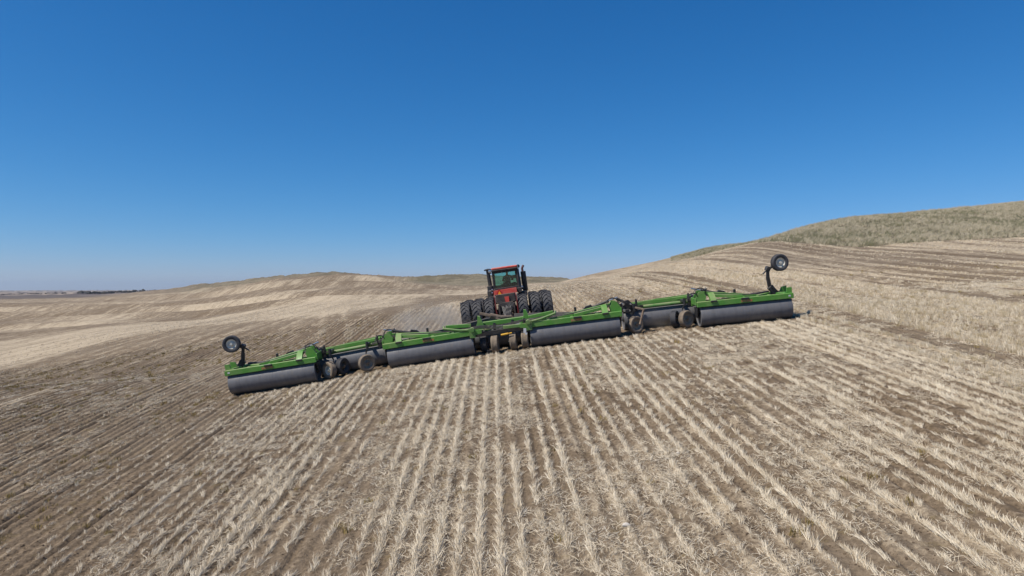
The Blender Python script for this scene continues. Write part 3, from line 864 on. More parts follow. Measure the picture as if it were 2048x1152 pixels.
def drum(M, L, y=0.0):
    bm = bm_new(); h = L / 2
    prof = [(-h + 0.05, 0.0), (-h + 0.05, DR - 0.03), (-h, DR - 0.025), (-h + 0.004, DR - 0.008), (-h + 0.02, DR)]
    for s in (-0.36, 0.02, 0.37):
        prof += [(L * s - 0.012, DR), (L * s - 0.011, DR - 0.006), (L * s + 0.011, DR - 0.006), (L * s + 0.012, DR)]
    prof += [(h - 0.02, DR), (h - 0.004, DR - 0.008), (h, DR - 0.025), (h - 0.05, DR - 0.03), (h - 0.05, 0.0)]
    lathe(bm, prof, 56, Matrix.Translation((0, y, DR)))
    o = obj('roller_drum', bm, M_DRUM, roller, rinv @ M)
    for s in (-1, 1):
        bm = bm_new(); tube(bm, [(s * (h - 0.06), y, DR), (s * (h - 0.01), y, DR), (s * (h - 0.01), y, DR), (s * (h + 0.06), y, DR)], [0.13, 0.13, 0.05, 0.05], 12)
        obj('drum_axle', bm, M_BLACK, o)
    return o

def hose_loop(M, base, w, hgt, y, mat=M_HOSE, r=0.017):
    bm = bm_new()
    for j, dy in enumerate((0, 0.06)):
        pts = [(base[0] + (w + dy) * (-math.cos(t)), y + dy + 0.05 * math.sin(2 * t), base[1] + (hgt - dy * .5) * math.sin(t)) for t in np.linspace(-0.15, math.pi + 0.25, 14)]
        tube(bm, pts, r, 6)
    return obj('hose_loop', bm, mat, roller, rinv @ M)

def rear_section(x0, x1, inner_left, wing):
    M, L = frame_at(x0, x1, RY)
    Mi = rinv @ M
    d = 1 if inner_left else -1
    def X(a): return d * (a - L / 2)           # a: metres from the mast end
    drum(M, L - 0.02)
    e0, e1 = -0.12, L + (0.06 if wing else 0.12)
    bm = bm_new(); beam(bm, (X(e0), -0.36, 1.055), (X(e1), -0.36, 1.055), 0.17, 0.235)
    rb = obj('rear_beam', bm, M_GREEN, roller, Mi)
    bm = bm_new(); beam(bm, (X(e0), 0.58, 1.0), (X(e1), 0.58, 1.0), 0.17, 0.21)
    obj('front_beam', bm, M_GREEN, roller, Mi)
    # cross members under the deck, end hangers and bearings
    for a in (0.0, 0.95, 2.1, L - 0.9, L - 0.02):
        bm = bm_new(); beam(bm, (X(a), -0.28, 1.09), (X(a), 0.50, 1.07), 0.13, 0.14)
        obj('cross_member', bm, M_GREEN, roller, Mi)
    for a in (-0.07, L + 0.02):
        bm = bm_new()
        prism(bm, [(-0.28, 0.88), (0.28, 0.88), (0.13, 0.42), (-0.13, 0.42)], X(a) - 0.02, X(a) + 0.02, 'x')
        obj('bearing_hanger', bm, M_BLACK, roller, Mi)
    # folded decal plate and a black box above, standing for notch shadow
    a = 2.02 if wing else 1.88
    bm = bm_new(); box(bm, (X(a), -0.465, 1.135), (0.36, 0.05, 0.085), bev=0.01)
    obj('notch_shade', bm, M_BLACK, roller, Mi)
    bm = bm_new(); box(bm, (X(a + 0.06), -0.449, 1.03), (0.50, 0.006, 0.10))
    obj('warning_decal', bm, M_ORANGE, roller, Mi)
    bm = bm_new(); box(bm, (X(0.62), -0.465, 1.15), (0.28, 0.05, 0.075), bev=0.01)  # another black box put in as notch shade
    obj('notch_shade', bm, M_BLACK, roller, Mi)
    # mast plates at the hinge end
    for y in (-0.20, 0.24):
        bm = bm_new()
        prism(bm, [(X(-0.14), 0.98), (X(0.26), 0.98), (X(0.36), 1.38), (X(0.22), 1.62), (X(0.04), 1.60), (X(-0.14), 1.30)], y - 0.025, y + 0.025)
        obj('hinge_mast', bm, M_GREEN, roller, Mi)
    bm = bm_new(); beam(bm, (X(-0.13), -0.25, 1.16), (X(-0.13), 0.5, 1.16), 0.05, 0.30)
    obj('hinge_plate', bm, M_GREEN, roller, Mi)
    # main brace beam from mast down to mid frame
    hz = 1.50 if wing else 1.44
    bm = bm_new(); beam(bm, (X(0.10), 0.30, hz), (X(2.5), 0.26, 1.15), 0.14, 0.17)
    obj('brace_beam', bm, M_GREEN, roller, Mi)
    bm = bm_new(); beam(bm, (X(0.5), -0.06, 1.38), (X(1.98), -0.24, 1.22), 0.12, 0.14)
    obj('brace_beam', bm, M_GREEN, roller, Mi)
    bm = bm_new()
    prism(bm, [(X(1.8), 1.08), (X(2.9), 1.08), (X(2.72), 1.20), (X(1.95), 1.24)], 0.1, 0.13)
    obj('gusset', bm, M_GREEN, roller, Mi)
    # pale bracket that comes down onto the rear beam
    bm = bm_new()
    prism(bm, [(-0.45, 1.176), (-0.40, 1.23), (-0.20, 1.42), (0.0, 1.50), (0.0, 1.40), (-0.16, 1.32), (-0.28, 1.176)], X(0.62) - 0.13, X(0.62) + 0.13, 'x')
    obj('rear_bracket', bm, M_GREEN, roller, Mi)
    # cylinder, valves, hoses
    bm = bm_new(); tube(bm, [(X(0.30), 0.42, 1.60), (X(1.15), 0.45, 1.36)], 0.065, 10); tube(bm, [(X(1.1), 0.45, 1.375), (X(1.3), 0.45, 1.32)], 0.085, 10)
    cy = obj('hydraulic_cylinder', bm, M_BLACK, roller, Mi)
    bm = bm_new(); tube(bm, [(X(-0.12), 0.41, 1.72), (X(0.32), 0.42, 1.595)], 0.032, 8)
    obj('piston_rod', bm, M_CHROME, cy)
    bm = bm_new(); prism(bm, [(X(0.95), 1.22), (X(1.65), 1.18), (X(1.38), 1.46), (X(1.12), 1.52)], 0.38, 0.52)
    obj('cylinder_bracket', bm, M_BLACK, roller, Mi)
    bm = bm_new(); box(bm, (X(1.86), 0.46, 1.34), (0.10, 0.09, 0.30), bev=0.01); box(bm, (X(1.86), 0.46, 1.16), (0.18, 0.16, 0.14), bev=0.01)
    obj('lock_post', bm, M_BLACK, roller, Mi)
    hose_loop(M, (X(0.18), 1.52), 0.22, 0.24, 0.05)
    hose_loop(M, (X(-0.22), 1.36), 0.20, 0.22, -0.2)
    bm = bm_new()
    for k in range(3):
        z0 = 1.20 + 0.03 * k
        tube(bm, [(X(-0.1), -0.1 + 0.05 * k, z0 + .1), (X(0.4), -0.05 + 0.06 * k, z0 + 0.18), (X(1.2), 0.1 + 0.03 * k, z0 + 0.10), (X(2.0), 0.12 + 0.03 * k, z0 + .02), (X(L - 0.7), 0.15, 1.12 + .02 * k)], 0.017, 6)
    obj('hydraulic_hose', bm, M_HOSE, roller, Mi)
    if wing:
        # outer end: lock bracket, lamp post, arm and raised wheel
        bm = bm_new()
        prism(bm, [(X(L + 0.05), 1.10), (X(L - 0.38), 1.10), (X(L - 0.30), 1.20), (X(L - 0.18), 1.23), (X(L - 0.16), 1.42), (X(L + 0.05), 1.42)], -0.30, -0.22)
        obj('end_bracket', bm, M_GREEN, roller, Mi); bm = bm_new()
        prism(bm, [(X(L + 0.05), 1.10), (X(L - 0.32), 1.10), (X(L - 0.18), 1.40), (X(L + 0.05), 1.44)], 0.30, 0.36)
        obj('end_bracket', bm, M_GREEN, roller, Mi)
        bm = bm_new(); box(bm, (X(L - 0.13), -0.449, 1.06), (0.10, 0.006, 0.07)); obj('reflector', bm, M_WHITE, roller, Mi)
        bm = bm_new(); beam(bm, (X(L - 1.65), 0.22, 1.20), (X(L - 0.8), 0.22, 1.26), 0.10, 0.09); beam(bm, (X(L - 1.65), 0.36, 1.17), (X(L - 0.8), 0.36, 1.27), 0.05, 0.05)
        for q in range(3): box(bm, (X(L - 1.5 + q * 0.3), 0.29, 1.13), (0.08, 0.3, 0.12), bev=0.008)
        obj('fold_linkage', bm, M_BLACK, roller, Mi)
        bm = bm_new(); beam(bm, (X(L - 1.5), -0.24, 1.15), (X(L - 0.5), 0.44, 1.15), 0.12, 0.14); obj('brace_beam', bm, M_GREEN, roller, Mi)
        bm = bm_new(); beam(bm, (X(L - 0.1), -0.24, 1.15), (X(L - 1.0), 0.44, 1.16), 0.10, 0.12); obj('brace_beam', bm, M_GREEN, roller, Mi)
    else:
        bm = bm_new(); beam(bm, (X(1.5), 0.20, 1.13), (X(L + 0.05), 0.20, 1.13), 0.16, 0.10); obj('brace_beam', bm, M_GREEN, roller, Mi)
        bm = bm_new()
        prism(bm, [(X(L), 0.92), (X(L + 0.42), 0.98), (X(L + 0.42), 1.14), (X(L), 1.16)], -0.44, -0.36)
        obj('end_bracket', bm, M_GREEN, roller, Mi)
    return M, L, X

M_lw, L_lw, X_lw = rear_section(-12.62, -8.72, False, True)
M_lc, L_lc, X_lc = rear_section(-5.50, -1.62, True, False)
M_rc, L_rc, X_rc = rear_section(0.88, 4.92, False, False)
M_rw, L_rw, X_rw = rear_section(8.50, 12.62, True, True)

# raised transport wheels on the wing ends: arm points given along the wing
def raised_wheel(M, X, L, a_foot, pts, hub, face):
    """pts: (distance from mast end, height) of the arm; hub: (distance, height)"""
    Mi = rinv @ M
    bm = bm_new()
    P = [Vector((X(a), 0.12, z)) for a, z in pts]
    beam(bm, P[0], P[1], 0.16, 0.26); beam(bm, P[1] - (P[2] - P[1]).normalized() * 0.05, P[2], 0.13, 0.15); beam(bm, P[2] - (P[3] - P[2]).normalized() * 0.05, P[3], 0.12, 0.12)
    H = Vector((X(hub[0]), 0.0, hub[1]))
    arm = obj('wheel_arm', bm, M_BLACK, roller, Mi)
    bm = bm_new()
    beam(bm, P[3] + Vector((0, 0, -0.02)), Vector((H.x, 0.12, H.z)), 0.10, 0.10)
    s = 1 if H.x < P[3].x else -1
    box(bm, P[3] + Vector((0, 0, 0.02)), (0.20, 0.22, 0.20), (0, 0.5, 0), 0.02)
    beam(bm, P[3] + Vector((0.02 * s, -0.02, 0.0)), P[3] + Vector((0.26 * s, -0.04, -0.20)), 0.06, 0.06)
    tube(bm, [P[3] + Vector((0, -0.14, 0.05)), P[3] + Vector((0, 0.16, 0.05))], 0.07, 10)
    tube(bm, [(H.x, 0.14, H.z), (H.x, -0.02, H.z)], 0.05, 10)
    obj('caster_bracket', bm, M_BLACK, roller, Mi)
    Mw = Mi @ Matrix.Translation(H + Vector((0, -0.06, 0))) @ yaw_facing(*face)
    w = wheel_parts('raised', (M_RUBBER, M_RIM), roller, Mw, 0.385, 0.27)
    bm = bm_new()
    for k in (0, 1):
        tube(bm, [P[0] + Vector((0.1, -0.12 - .04 * k, 0.1)), P[1] + Vector((0.02, -0.12, 0)), P[2] + Vector((0.03, -0.10 - .03 * k, 0)), P[3] + Vector((0, -0.12, 0))], 0.014, 6)
    obj('hydraulic_hose', bm, M_HOSE, roller, Mi)
raised_wheel(M_rw, X_rw, L_rw, 0, [(L_rw - 0.50, 1.12), (L_rw - 0.78, 1.50), (L_rw - 0.84, 1.95), (L_rw - 0.81, 2.29)], (L_rw - 0.33, 2.55), (0.12, -1, 0.05))
raised_wheel(M_lw, X_lw, L_lw, 0, [(L_lw - 0.42, 1.14), (L_lw - 0.64, 1.44), (L_lw - 0.70, 1.78), (L_lw - 0.76, 2.06)], (L_lw - 0.34, 2.29), (0.22, -1, 0.05))

# front sections (drums that run ahead of the gaps)
FY = RY + 1.35
def front_section(x0, x1, centre=False):
    M, L = frame_at(x0, x1, FY)
    Mi = rinv @ M
    drum(M, L)
    if centre: return M, L
    bm = bm_new(); tube(bm, [(-L / 2 + 0.45, -0.38, 1.06), (L / 2 - 0.45, -0.38, 1.06)], 0.085, 12)
    obj('torque_tube', bm, M_GREEN_D, roller, Mi)
    bm = bm_new(); beam(bm, (-L / 2 + 0.3, -0.20, 1.22), (L / 2 - 0.3, -0.20, 1.22), 0.05, 0.18)
    prism(bm, [(-L / 2 + 0.35, 1.27), (L / 2 - 0.35, 1.27), (L / 2 - 0.35, 1.38), (-0.1, 1.34)], -0.17, -0.11)
    obj('deck_panel', bm, M_GREEN, roller, Mi)
    bm = bm_new(); beam(bm, (-L / 2, 0.5, 1.08), (L / 2, 0.5, 1.08), 0.17, 0.21); obj('front_beam', bm, M_GREEN, roller, Mi)
    bm = bm_new(); beam(bm, (-L / 2 + 0.3, -0.30, 1.20), (L / 2 - 0.3, 0.42, 1.14), 0.14, 0.15); obj('brace_beam', bm, M_GREEN, roller, Mi)
    bm = bm_new(); beam(bm, (L / 2 - 0.5, -0.30, 1.28), (-L / 2 + 0.5, 0.36, 1.16), 0.12, 0.13); obj('brace_beam', bm, M_GREEN, roller, Mi)
    for s in (-1, 1):
        # black hinge assembly between front and rear sections
        bm = bm_new()
        prism(bm, [(s * (L / 2 - 0.62), 0.92), (s * (L / 2 + 0.06), 0.92), (s * (L / 2 + 0.10), 1.18), (s * (L / 2 - 0.06), 1.46), (s * (L / 2 - 0.22), 1.50), (s * (L / 2 - 0.52), 1.18)], -0.74, -0.66)
        prism(bm, [(s * (L / 2 - 0.55), 0.92), (s * (L / 2 + 0.16), 0.92), (s * (L / 2 + 0.16), 1.24), (s * (L / 2 - 0.10), 1.40), (s * (L / 2 - 0.42), 1.30)], -0.40, -0.32)
        beam(bm, (s * (L / 2 - 0.2), -0.72, 1.30), (s * (L / 2 - 0.2), 0.4, 1.24), 0.12, 0.12)
        beam(bm, (s * (L / 2 - 0.1), -1.0, 1.02), (s * (L / 2 - 0.1), 0.4, 1.02), 0.16, 0.16)
        obj('hinge_bracket', bm, M_BLACK, roller, Mi)
        for (px_, pz, pr) in ((L / 2 + 0.05, 1.34, 0.055), (L / 2 + 0.02, 1.05, 0.06), (L / 2 - 0.30, 1.30, 0.04), (L / 2 - 0.22, 1.02, 0.04)):
            bm = bm_new(); tube(bm, [(s * px_, -0.90, pz), (s * px_, -0.60, pz)], pr, 10)
            obj('hinge_pin', bm, M_CHROME, roller, Mi)
        bm = bm_new(); tube(bm, [(s * (L / 2 + 0.30), -0.66, 1.62), (s * (L / 2 - 0.35), -0.6, 1.22)], 0.06, 10)
        cy = obj('hydraulic_cylinder', bm, M_BLACK, roller, Mi)
        bm = bm_new(); box(bm, (s * (L / 2 - 0.58), -0.70, 1.30), (0.09, 0.09, 0.34), bev=0.01); tube(bm, [(s * (L / 2 - 0.58), -0.70, 1.0), (s * (L / 2 - 0.58), -0.70, 1.5)], 0.035, 8)
        obj('lock_post', bm, M_BLACK, roller, Mi)
        bm = bm_new()
        for k in range(3):
            tube(bm, [(s * (L / 2 + 0.3), -0.8, 1.30 + 0.05 * k), (s * (L / 2 + 0.05), -0.84, 1.42 - 0.07 * k), (s * (L / 2 - 0.4), -0.76, 1.16 + 0.05 * k), (s * (L / 2 - 0.9), -0.66, 1.09 + .03 * k)], 0.018, 6)
        obj('hydraulic_hose', bm, M_HOSE, roller, Mi)
    return M, L
M_li, L_li = front_section(-9.0, -5.42)
M_ri, L_ri = front_section(5.30, 8.86)
M_ci, L_ci = front_section(-1.85, 1.10, True)

# transport wheels standing behind the front sections
def caster(x, Y, face, mats, r=0.38, lift=0.02, fork=True, w=0.28, arm=False):
    n = Vector((*face, 0)).normalized()
    c = Vector((x, Y, gz(x, Y) + r + lift))
    tilt = Matrix.Rotation(-math.atan(0.12), 4, 'Y')
    Mw = rinv @ (Matrix.Translation(c) @ tilt @ yaw_facing(n.x, n.y, 0))
    wo_ = wheel_parts('caster', mats, roller, Mw, r, w)
    if fork:
        bm = bm_new()
        sd = n * (w / 2 + 0.05)
        top = Vector((0.06, 0.18, r + 0.30))
        for k in (-1,):
            a = sd * k; beam(bm, a, a + Vector((0.05, 0.12, r * 0.6 + 0.2)), 0.03, 0.06)
            beam(bm, a + Vector((0.05, 0.12, r * 0.6 + 0.2)), top, 0.05, 0.06)
        tube(bm, [-sd * 1.15, sd * 0.5], 0.04, 8)
        tube(bm, [top - Vector((0, 0, 0.08)), top + Vector((0, 0, 0.26))], 0.06, 10)
        beam(bm, top + Vector((0, 0, 0.12)), top + Vector((0, 0.55, 0.14)), 0.14, 0.14)
        obj('wheel_fork', bm, M_BLACK, roller, rinv @ Matrix.Translation(c) @ tilt)
    return wo_, c
D = (M_RUBBER_DUST, M_RIM)
DM = (M_RUBBER_DUST, M_RIM_D)
K = (M_RUBBER, M_RIM_D)
caster(-8.30, 31.05, (-0.62, -0.78), D, 0.385)
caster(-7.80, 31.45, (0.9, -0.4), (M_RUBBER, M_BLACK), 0.385, fork=False)  # wheel in shade: the shade is put into dark rubber and a black rim
caster(-6.60, 31.05, (0.52, -0.85), DM, 0.385)
w_, c_ = caster(5.62, 31.05, (0.50, -0.87), DM, 0.385, fork=-1)
bm = bm_new(); beam(bm, (0.16, -0.22, 0.02), (0.34, -0.14, 0.72), 0.10, 0.07); beam(bm, (0.34, -0.14, 0.70), (0.0, 0.1, 0.78), 0.10, 0.08)
obj('wheel_arm', bm, M_RUSTBROWN, roller, rinv @ Matrix.Translation(c_))
caster(7.92, 31.05, (0.55, -0.84), DM, 0.385)
caster(7.50, 31.40, (0.85, -0.5), (M_RUBBER, M_BLACK), 0.385, fork=False)

# centre wheels, treads to the back
for x, Y, m, lift in ((-1.27, 31.3, K, 0.0), (-0.76, 30.75, DM, 0.0), (0.07, 30.85, DM, 0.0), (0.60, 30.8, DM, 0.0)):
    caster(x, Y, (0.995, -0.10), m, 0.39, lift, w=0.31)

# centre frame between the two middle sections
Mc, Lc = frame_at(-1.62, 0.88, RY)
Mci = rinv @ Mc
h = Lc / 2
def cpart(name, mat, fn):
    bm = bm_new(); fn(bm); return obj(name, bm, mat, roller, Mci)
cpart('centre_beam', M_GREEN, lambda b: beam(b, (-h + 0.25, 0.62, 1.24), (h + 0.05, 0.62, 1.24), 0.20, 0.20))
cpart('centre_beam', M_GREEN_D, lambda b: beam(b, (-h - 0.1, -0.10, 1.06), (0.15, 0.05, 1.08), 0.12, 0.06))
cpart('centre_beam', M_GREEN_D, lambda b: beam(b, (0.12, -0.30, 1.10), (h + 0.06, -0.36, 1.06), 0.13, 0.14))
cpart('axle_beam', M_BLACK, lambda b: beam(b, (-h + 0.1, -0.05, 0.90), (h - 0.05, -0.05, 0.90), 0.20, 0.20))
def wedge(x):
    def f(b):
        prism(b, [(x - 0.26, 1.08), (x + 0.20, 1.08), (x + 0.16, 1.30), (x + 0.05, 1.66), (x - 0.06, 1.70), (x - 0.10, 1.40)], 0.18, 0.42)
    return f
cpart('centre_mast', M_GREEN, wedge(-h + 0.34)); cpart('centre_mast', M_GREEN, wedge(h - 0.06))
# pivot tubes reaching out over the middle sections
def loopbar(s):
    def f(b):
        x = s * h
        tube(b, [(x - s * 0.1, -0.42, 1.18), (x + s * 0.55, -0.42, 1.24), (x + s * 1.25, -0.36, 1.40), (x + s * 1.28, 0.0, 1.44)], 0.055, 10)
    return f
cpart('pivot_tube', M_GREEN_D, loopbar(-1)); cpart('pivot_tube', M_GREEN_D, loopbar(1))
for s in (-1, 1):
    cpart('centre_beam', M_GREEN, lambda b, s=s: beam(b, (s * (h + 0.05), 0.02, 1.34), (s * (h + 1.2), 0.02, 1.42), 0.08, 0.16))
    cpart('pivot_bracket', M_GREEN_D, lambda b, s=s: (prism(b, [(s * (h - 0.12), 0.84), (s * (h + 0.14), 0.84), (s * (h + 0.16), 1.26), (s * (h - 0.10), 1.26)], -0.52, -0.40), tube(b, [(s * h, -0.58, 1.2), (s * h, -0.3, 1.2)], 0.10, 12)))
cpart('transport_cylinder', M_YELLOW, lambda b: (tube(b, [(-0.02, -0.42, 0.78), (0.30, -0.42, 0.80)], 0.045, 10), tube(b, [(0.30, -0.42, 0.80), (0.48, -0.42, 0.81)], 0.03, 8)))
cpart('document_tag', M_WHITE, lambda b: (box(b, (h - 0.20, -0.62, 0.86), (0.12, 0.03, 0.20), (0, 0.15, 0)), box(b, (h - 0.16, -0.62, 0.72), (0.09, 0.03, 0.09), (0, 0.3, 0))))
cpart('jack_foot', M_RUSTBROWN, lambda b: (beam(b, (-h + 0.5, -0.1, 0.10), (-h + 0.85, -0.1, 0.12), 0.12, 0.05), beam(b, (h - 0.35, -0.1, 0.10), (h - 0.02, -0.15, 0.16), 0.10, 0.05)))
def crosshoses(b):
    for k in range(4):
        tube(b, [(-h - 0.6, -0.2 + .05 * k, 1.18), (-h + 0.3, -0.2 + .04 * k, 1.20 + 0.03 * k), (0, -0.1 + .03 * k, 1.02 + 0.05 * k), (h - 0.2, -0.15, 1.24 + 0.02 * k), (h + 0.6, -0.1 + .03 * k, 1.26)], 0.018, 6)
cpart('hydraulic_hose', M_HOSE, crosshoses)

# tongue to the tractor's drawbar and the draft poles out to the wings (world points)
HX, HY = -0.15, 36.95
hitch = Vector((HX, HY, gz(HX, HY) + 0.62))
def wpart(name, mat, fn):
    bm = bm_new(); fn(bm); return obj(name, bm, mat, roller, rinv)
def gp(x, y, z): return Vector((x, y, gz(x, y) + z))
for s in (-1, 1):
    wpart('tongue_rail', M_GREEN, lambda b, s=s: beam(b, gp(-0.35 + s * 0.85, RY + 0.6, 1.02), hitch + Vector((s * 0.06, -0.3, 0.04)), 0.16, 0.20))
    wpart('draft_pole', worn('dark_draft_pole', (0.06, 0.055, 0.05), (0.10, 0.09, 0.08), 0.6, 0, (0.3, 0.25, 0.2), 0.5, 3.0),
          lambda b, s=s: beam(b, gp(-0.35 + s * 3.6, RY + 0.75, 1.10), gp(-0.35 + s * 0.5, RY + 3.6, 1.05), 0.14, 0.22))
wpart('hitch_clevis', M_RUSTBROWN, lambda b: (box(b, hitch, (0.22, 0.5, 0.18), bev=0.02),))
wpart('hose_carrier', M_RUSTBROWN, lambda b: (beam(b, gp(-1.55, RY + 1.9, 1.62), gp(-1.05, RY + 1.9, 1.45), 0.14, 0.13), tube(b, [gp(-1.05, RY + 1.9, 1.45), gp(-0.55, RY + 2.0, 1.28), gp(-0.05, RY + 2.2, 1.22)], [0.12, 0.10, 0.05], 8), beam(b, gp(-0.9, RY + 1.9, 1.4), gp(-0.4, RY + 1.9, 1.05), 0.1, 0.1)))
def tongue_hoses(b):
    for k in range(5):
        o = 0.05 * k
        tube(b, [gp(-0.5 + o, RY + 0.9, 1.2), gp(-0.4 + o, RY + 3, 1.05 + 0.05 * (k % 2)), gp(-0.3 + o, HY - 0.6, 0.95), gp(-0.25 + o * 1.6, HY + 0.25, 1.5)], 0.02, 6)
wpart('hydraulic_hose', M_HOSE, tongue_hoses)

# ------------------------------------------------------------------ the tractor
M_RED = worn('red_paint', (0.68, 0.075, 0.05), (0.56, 0.06, 0.045), 0.38, 0, (0.55, 0.28, 0.22), 0.6, 2.5)
M_RED_D = worn('dark_red_paint', (0.17, 0.014, 0.014), (0.12, 0.011, 0.011), 0.5, 0, (0.3, 0.2, 0.15), 0.35, 3)
M_FRAME = worn('dark_frame_steel', (0.035, 0.03, 0.03), (0.07, 0.055, 0.045), 0.6, 0, (0.25, 0.19, 0.14), 0.35, 4)
M_SIGN_O = worn('sign_orange', (0.95, 0.36, 0.01), (0.9, 0.33, 0.01), 0.5, 0, (0.5, 0.3, 0.1), 0.05, 4)
M_SIGN_R = worn('sign_red_border', (0.45, 0.02, 0.02), (0.4, 0.02, 0.02), 0.4, 0, (0.3, 0.2, 0.1), 0.1, 4)
def glass_material():
    m, b, g = new_mat('cab_glass', 0.02, 0, 0.5)
    b.inputs['Base Color'].default_value = (0.42, 0.74, 0.72, 1)
    b.inputs['Transmission Weight'].default_value = 1.0
    b.inputs['IOR'].default_value = 1.02
    out = m.node_tree.nodes['Material Output']
    tr = g.n('ShaderNodeBsdfTransparent'); tr.inputs[0].default_value = (0.66, 0.90, 0.88, 1)
    gl = g.n('ShaderNodeBsdfGlossy'); gl.inputs['Roughness'].default_value = 0.05
    mx = g.n('ShaderNodeMixShader'); mx.inputs[0].default_value = 0.08
    g.link(tr.outputs[0], mx.inputs[1]); g.link(gl.outputs[0], mx.inputs[2]); g.link(mx.outputs[0], out.inputs['Surface'])
    return m
M_GLASS = glass_material()
M_SEAT = worn('seat_fabric', (0.03, 0.03, 0.035), (0.05, 0.05, 0.055), 0.9, 0, (0.1, 0.09, 0.08), 0.1, 5)

TY = 38.55
tx = -0.12
ax_l, ax_r = tx - 2.3, tx + 2.3
Mt, _ = frame_at(ax_l, ax_r, TY, 0.012)
tractor = empty('articulated_tractor', Mt)
tag(tractor, 'red four wheel drive tractor on triple wheels with black exhaust, pulling the green roller', 'tractor')
Z4 = Matrix()
def tp(name, mat, fn, smooth=True, parent=tractor):
    bm = bm_new(); fn(bm); return obj(name, bm, mat, parent, None if parent is tractor else None, smooth)

# big wheel: rim mesh with tyre (lugs moulded in) and hub
TRR, TW = 0.925, 0.54
def big_wheel():
    bm = bm_new(); h = TW / 2; rr = 0.50
    lathe(bm, [(-h * 0.75, rr + 0.03), (-h * 0.7, rr), (-h * 0.1, rr - 0.04), (0.0, rr * 0.55), (0.05, rr * 0.5), (0.05, 0.0)], 28)
    lathe(bm, [(h * 0.75, rr + 0.03), (h * 0.7, rr), (h * 0.1, rr - 0.03), (0.0, rr * 0.55)], 28)
    w = obj('wheel', bm, M_RED_D, tractor)
    bm = bm_new()
    rc = TRR - 0.045
    lathe(bm, [(-h * 0.7, rr), (-h * 0.9, rr + 0.06), (-h, (rr + rc) / 2 + .02), (-h * 0.96, rc - 0.07), (-h * 0.8, rc - 0.02), (-h * 0.4, rc), (h * 0.4, rc), (h * 0.8, rc - 0.02), (h * 0.96, rc - 0.07), (h, (rr + rc) / 2 + .02), (h * 0.9, rr + 0.06), (h * 0.7, rr)], 48, closed=True)
    nl = 21
    # lugs: the V points up on the rear face (rolling direction forward)
    for k in range(nl):
        for s in (-1, 1):
            a0 = 2 * math.pi * (k + (0.5 if s > 0 else 0)) / nl
            def P(x, a, r):
                return Vector((x, -r * math.cos(a), r * math.sin(a)))      # rear face at a=0, a grows upward
            xs = [(-0.02, 0.0), (0.45, -0.075), (0.97, -0.26)]
            rows_ = []
            for t, (fx, da) in enumerate(xs):
                x = s * fx * h; wd = 0.034 + 0.012 * (fx > 0.3) 
                rt = (rc + 0.046) if fx < 0.9 else rc + 0.012
                rb_ = rc - 0.02 if fx < 0.9 else rc - 0.08
                a = a0 + da
                rows_.append([P(x, a - wd, rb_), P(x, a - wd * 0.75, rt), P(x, a + wd * 0.75, rt), P(x, a + wd, rb_)])
            vs = [[bm.verts.new(p) for p in r_] for r_ in rows_]
            for A, B in zip(vs, vs[1:]):
                for q in range(3): bm.faces.new((A[q], A[q + 1], B[q + 1], B[q]))
            bm.faces.new(vs[0]); bm.faces.new(vs[-1][::-1])
    obj('tyre', bm, M_RUBBER, w, None, True)
    bm = bm_new(); tube(bm, [(-0.1, 0, 0), (0.16, 0, 0)], 0.16, 14)
    for k in range(8):
        a = k * math.pi / 4; tube(bm, [(0.05, .2 * math.cos(a), .2 * math.sin(a)), (0.09, .2 * math.cos(a), .2 * math.sin(a))], 0.02, 6)
    obj('hub', bm, M_RED_D, w)
    return w
w0 = big_wheel()
first = True
for y in (0.0, 3.55):
    for x in (-2.31, -1.66, -0.97, 0.93, 1.62, 2.29):
        Mw = Matrix.Translation((x, y, TRR - 0.02)) @ Matrix.Rotation(random.uniform(0, 0.3), 4, 'X')
        if first: w0.matrix_local = Mw; first = False
        else:
            c = copy_part(w0, tractor, Mw)
for y in (0.0, 3.55):
    tp('axle', M_FRAME, lambda b, y=y: (tube(b, [(-2.5, y, 0.9), (2.5, y, 0.9)], 0.10, 12), tube(b, [(-0.6, y, 0.9), (-0.35, y, 0.9), (0.35, y, 0.9), (0.6, y, 0.9)], [0.16, 0.34, 0.34, 0.16], 14)))
tp('rear_frame', M_FRAME, lambda b: (box(b, (-0.42, 0.45, 1.12), (0.10, 2.4, 0.60), bev=0.02), box(b, (0.42, 0.45, 1.12), (0.10, 2.4, 0.60), bev=0.02), box(b, (0, -0.55, 1.25), (0.8, 0.12, 0.5), bev=0.02), box(b, (0, 0.5, 1.0), (0.7, 1.6, 0.5), bev=0.02)))
tp('front_frame', M_FRAME, lambda b: (box(b, (-0.38, 3.6, 1.15), (0.10, 3.6, 0.55), bev=0.02), box(b, (0.38, 3.6, 1.15), (0.10, 3.6, 0.55), bev=0.02), tube(b, [(0, 1.7, 0.7), (0, 1.7, 1.5)], 0.2, 12)))
tp('drawbar', M_RUSTBROWN, lambda b: (box(b, (0, -0.9, 0.55), (0.20, 1.5, 0.09), bev=0.015), box(b, (0, -1.45, 0.60), (0.24, 0.24, 0.20), bev=0.02), prism(b, [(-0.35, 0.5), (0.35, 0.5), (0.30, 0.9), (-0.30, 0.9)], -0.64, -0.60)))
# red side plates inside the wheels
for s in (-1, 1):
    tp('side_plate', M_RED_D, lambda b, s=s: (prism(b, [(-0.70, 0.62), (-0.58, 0.62), (-0.50, 1.80), (-0.58, 2.0), (-0.70, 1.85)], s * 0.60 - 0.03, s * 0.60 + 0.03, 'x'), box(b, (s * 0.60, -0.68, 1.15), (0.07, 0.06, 0.7), bev=0.01)))
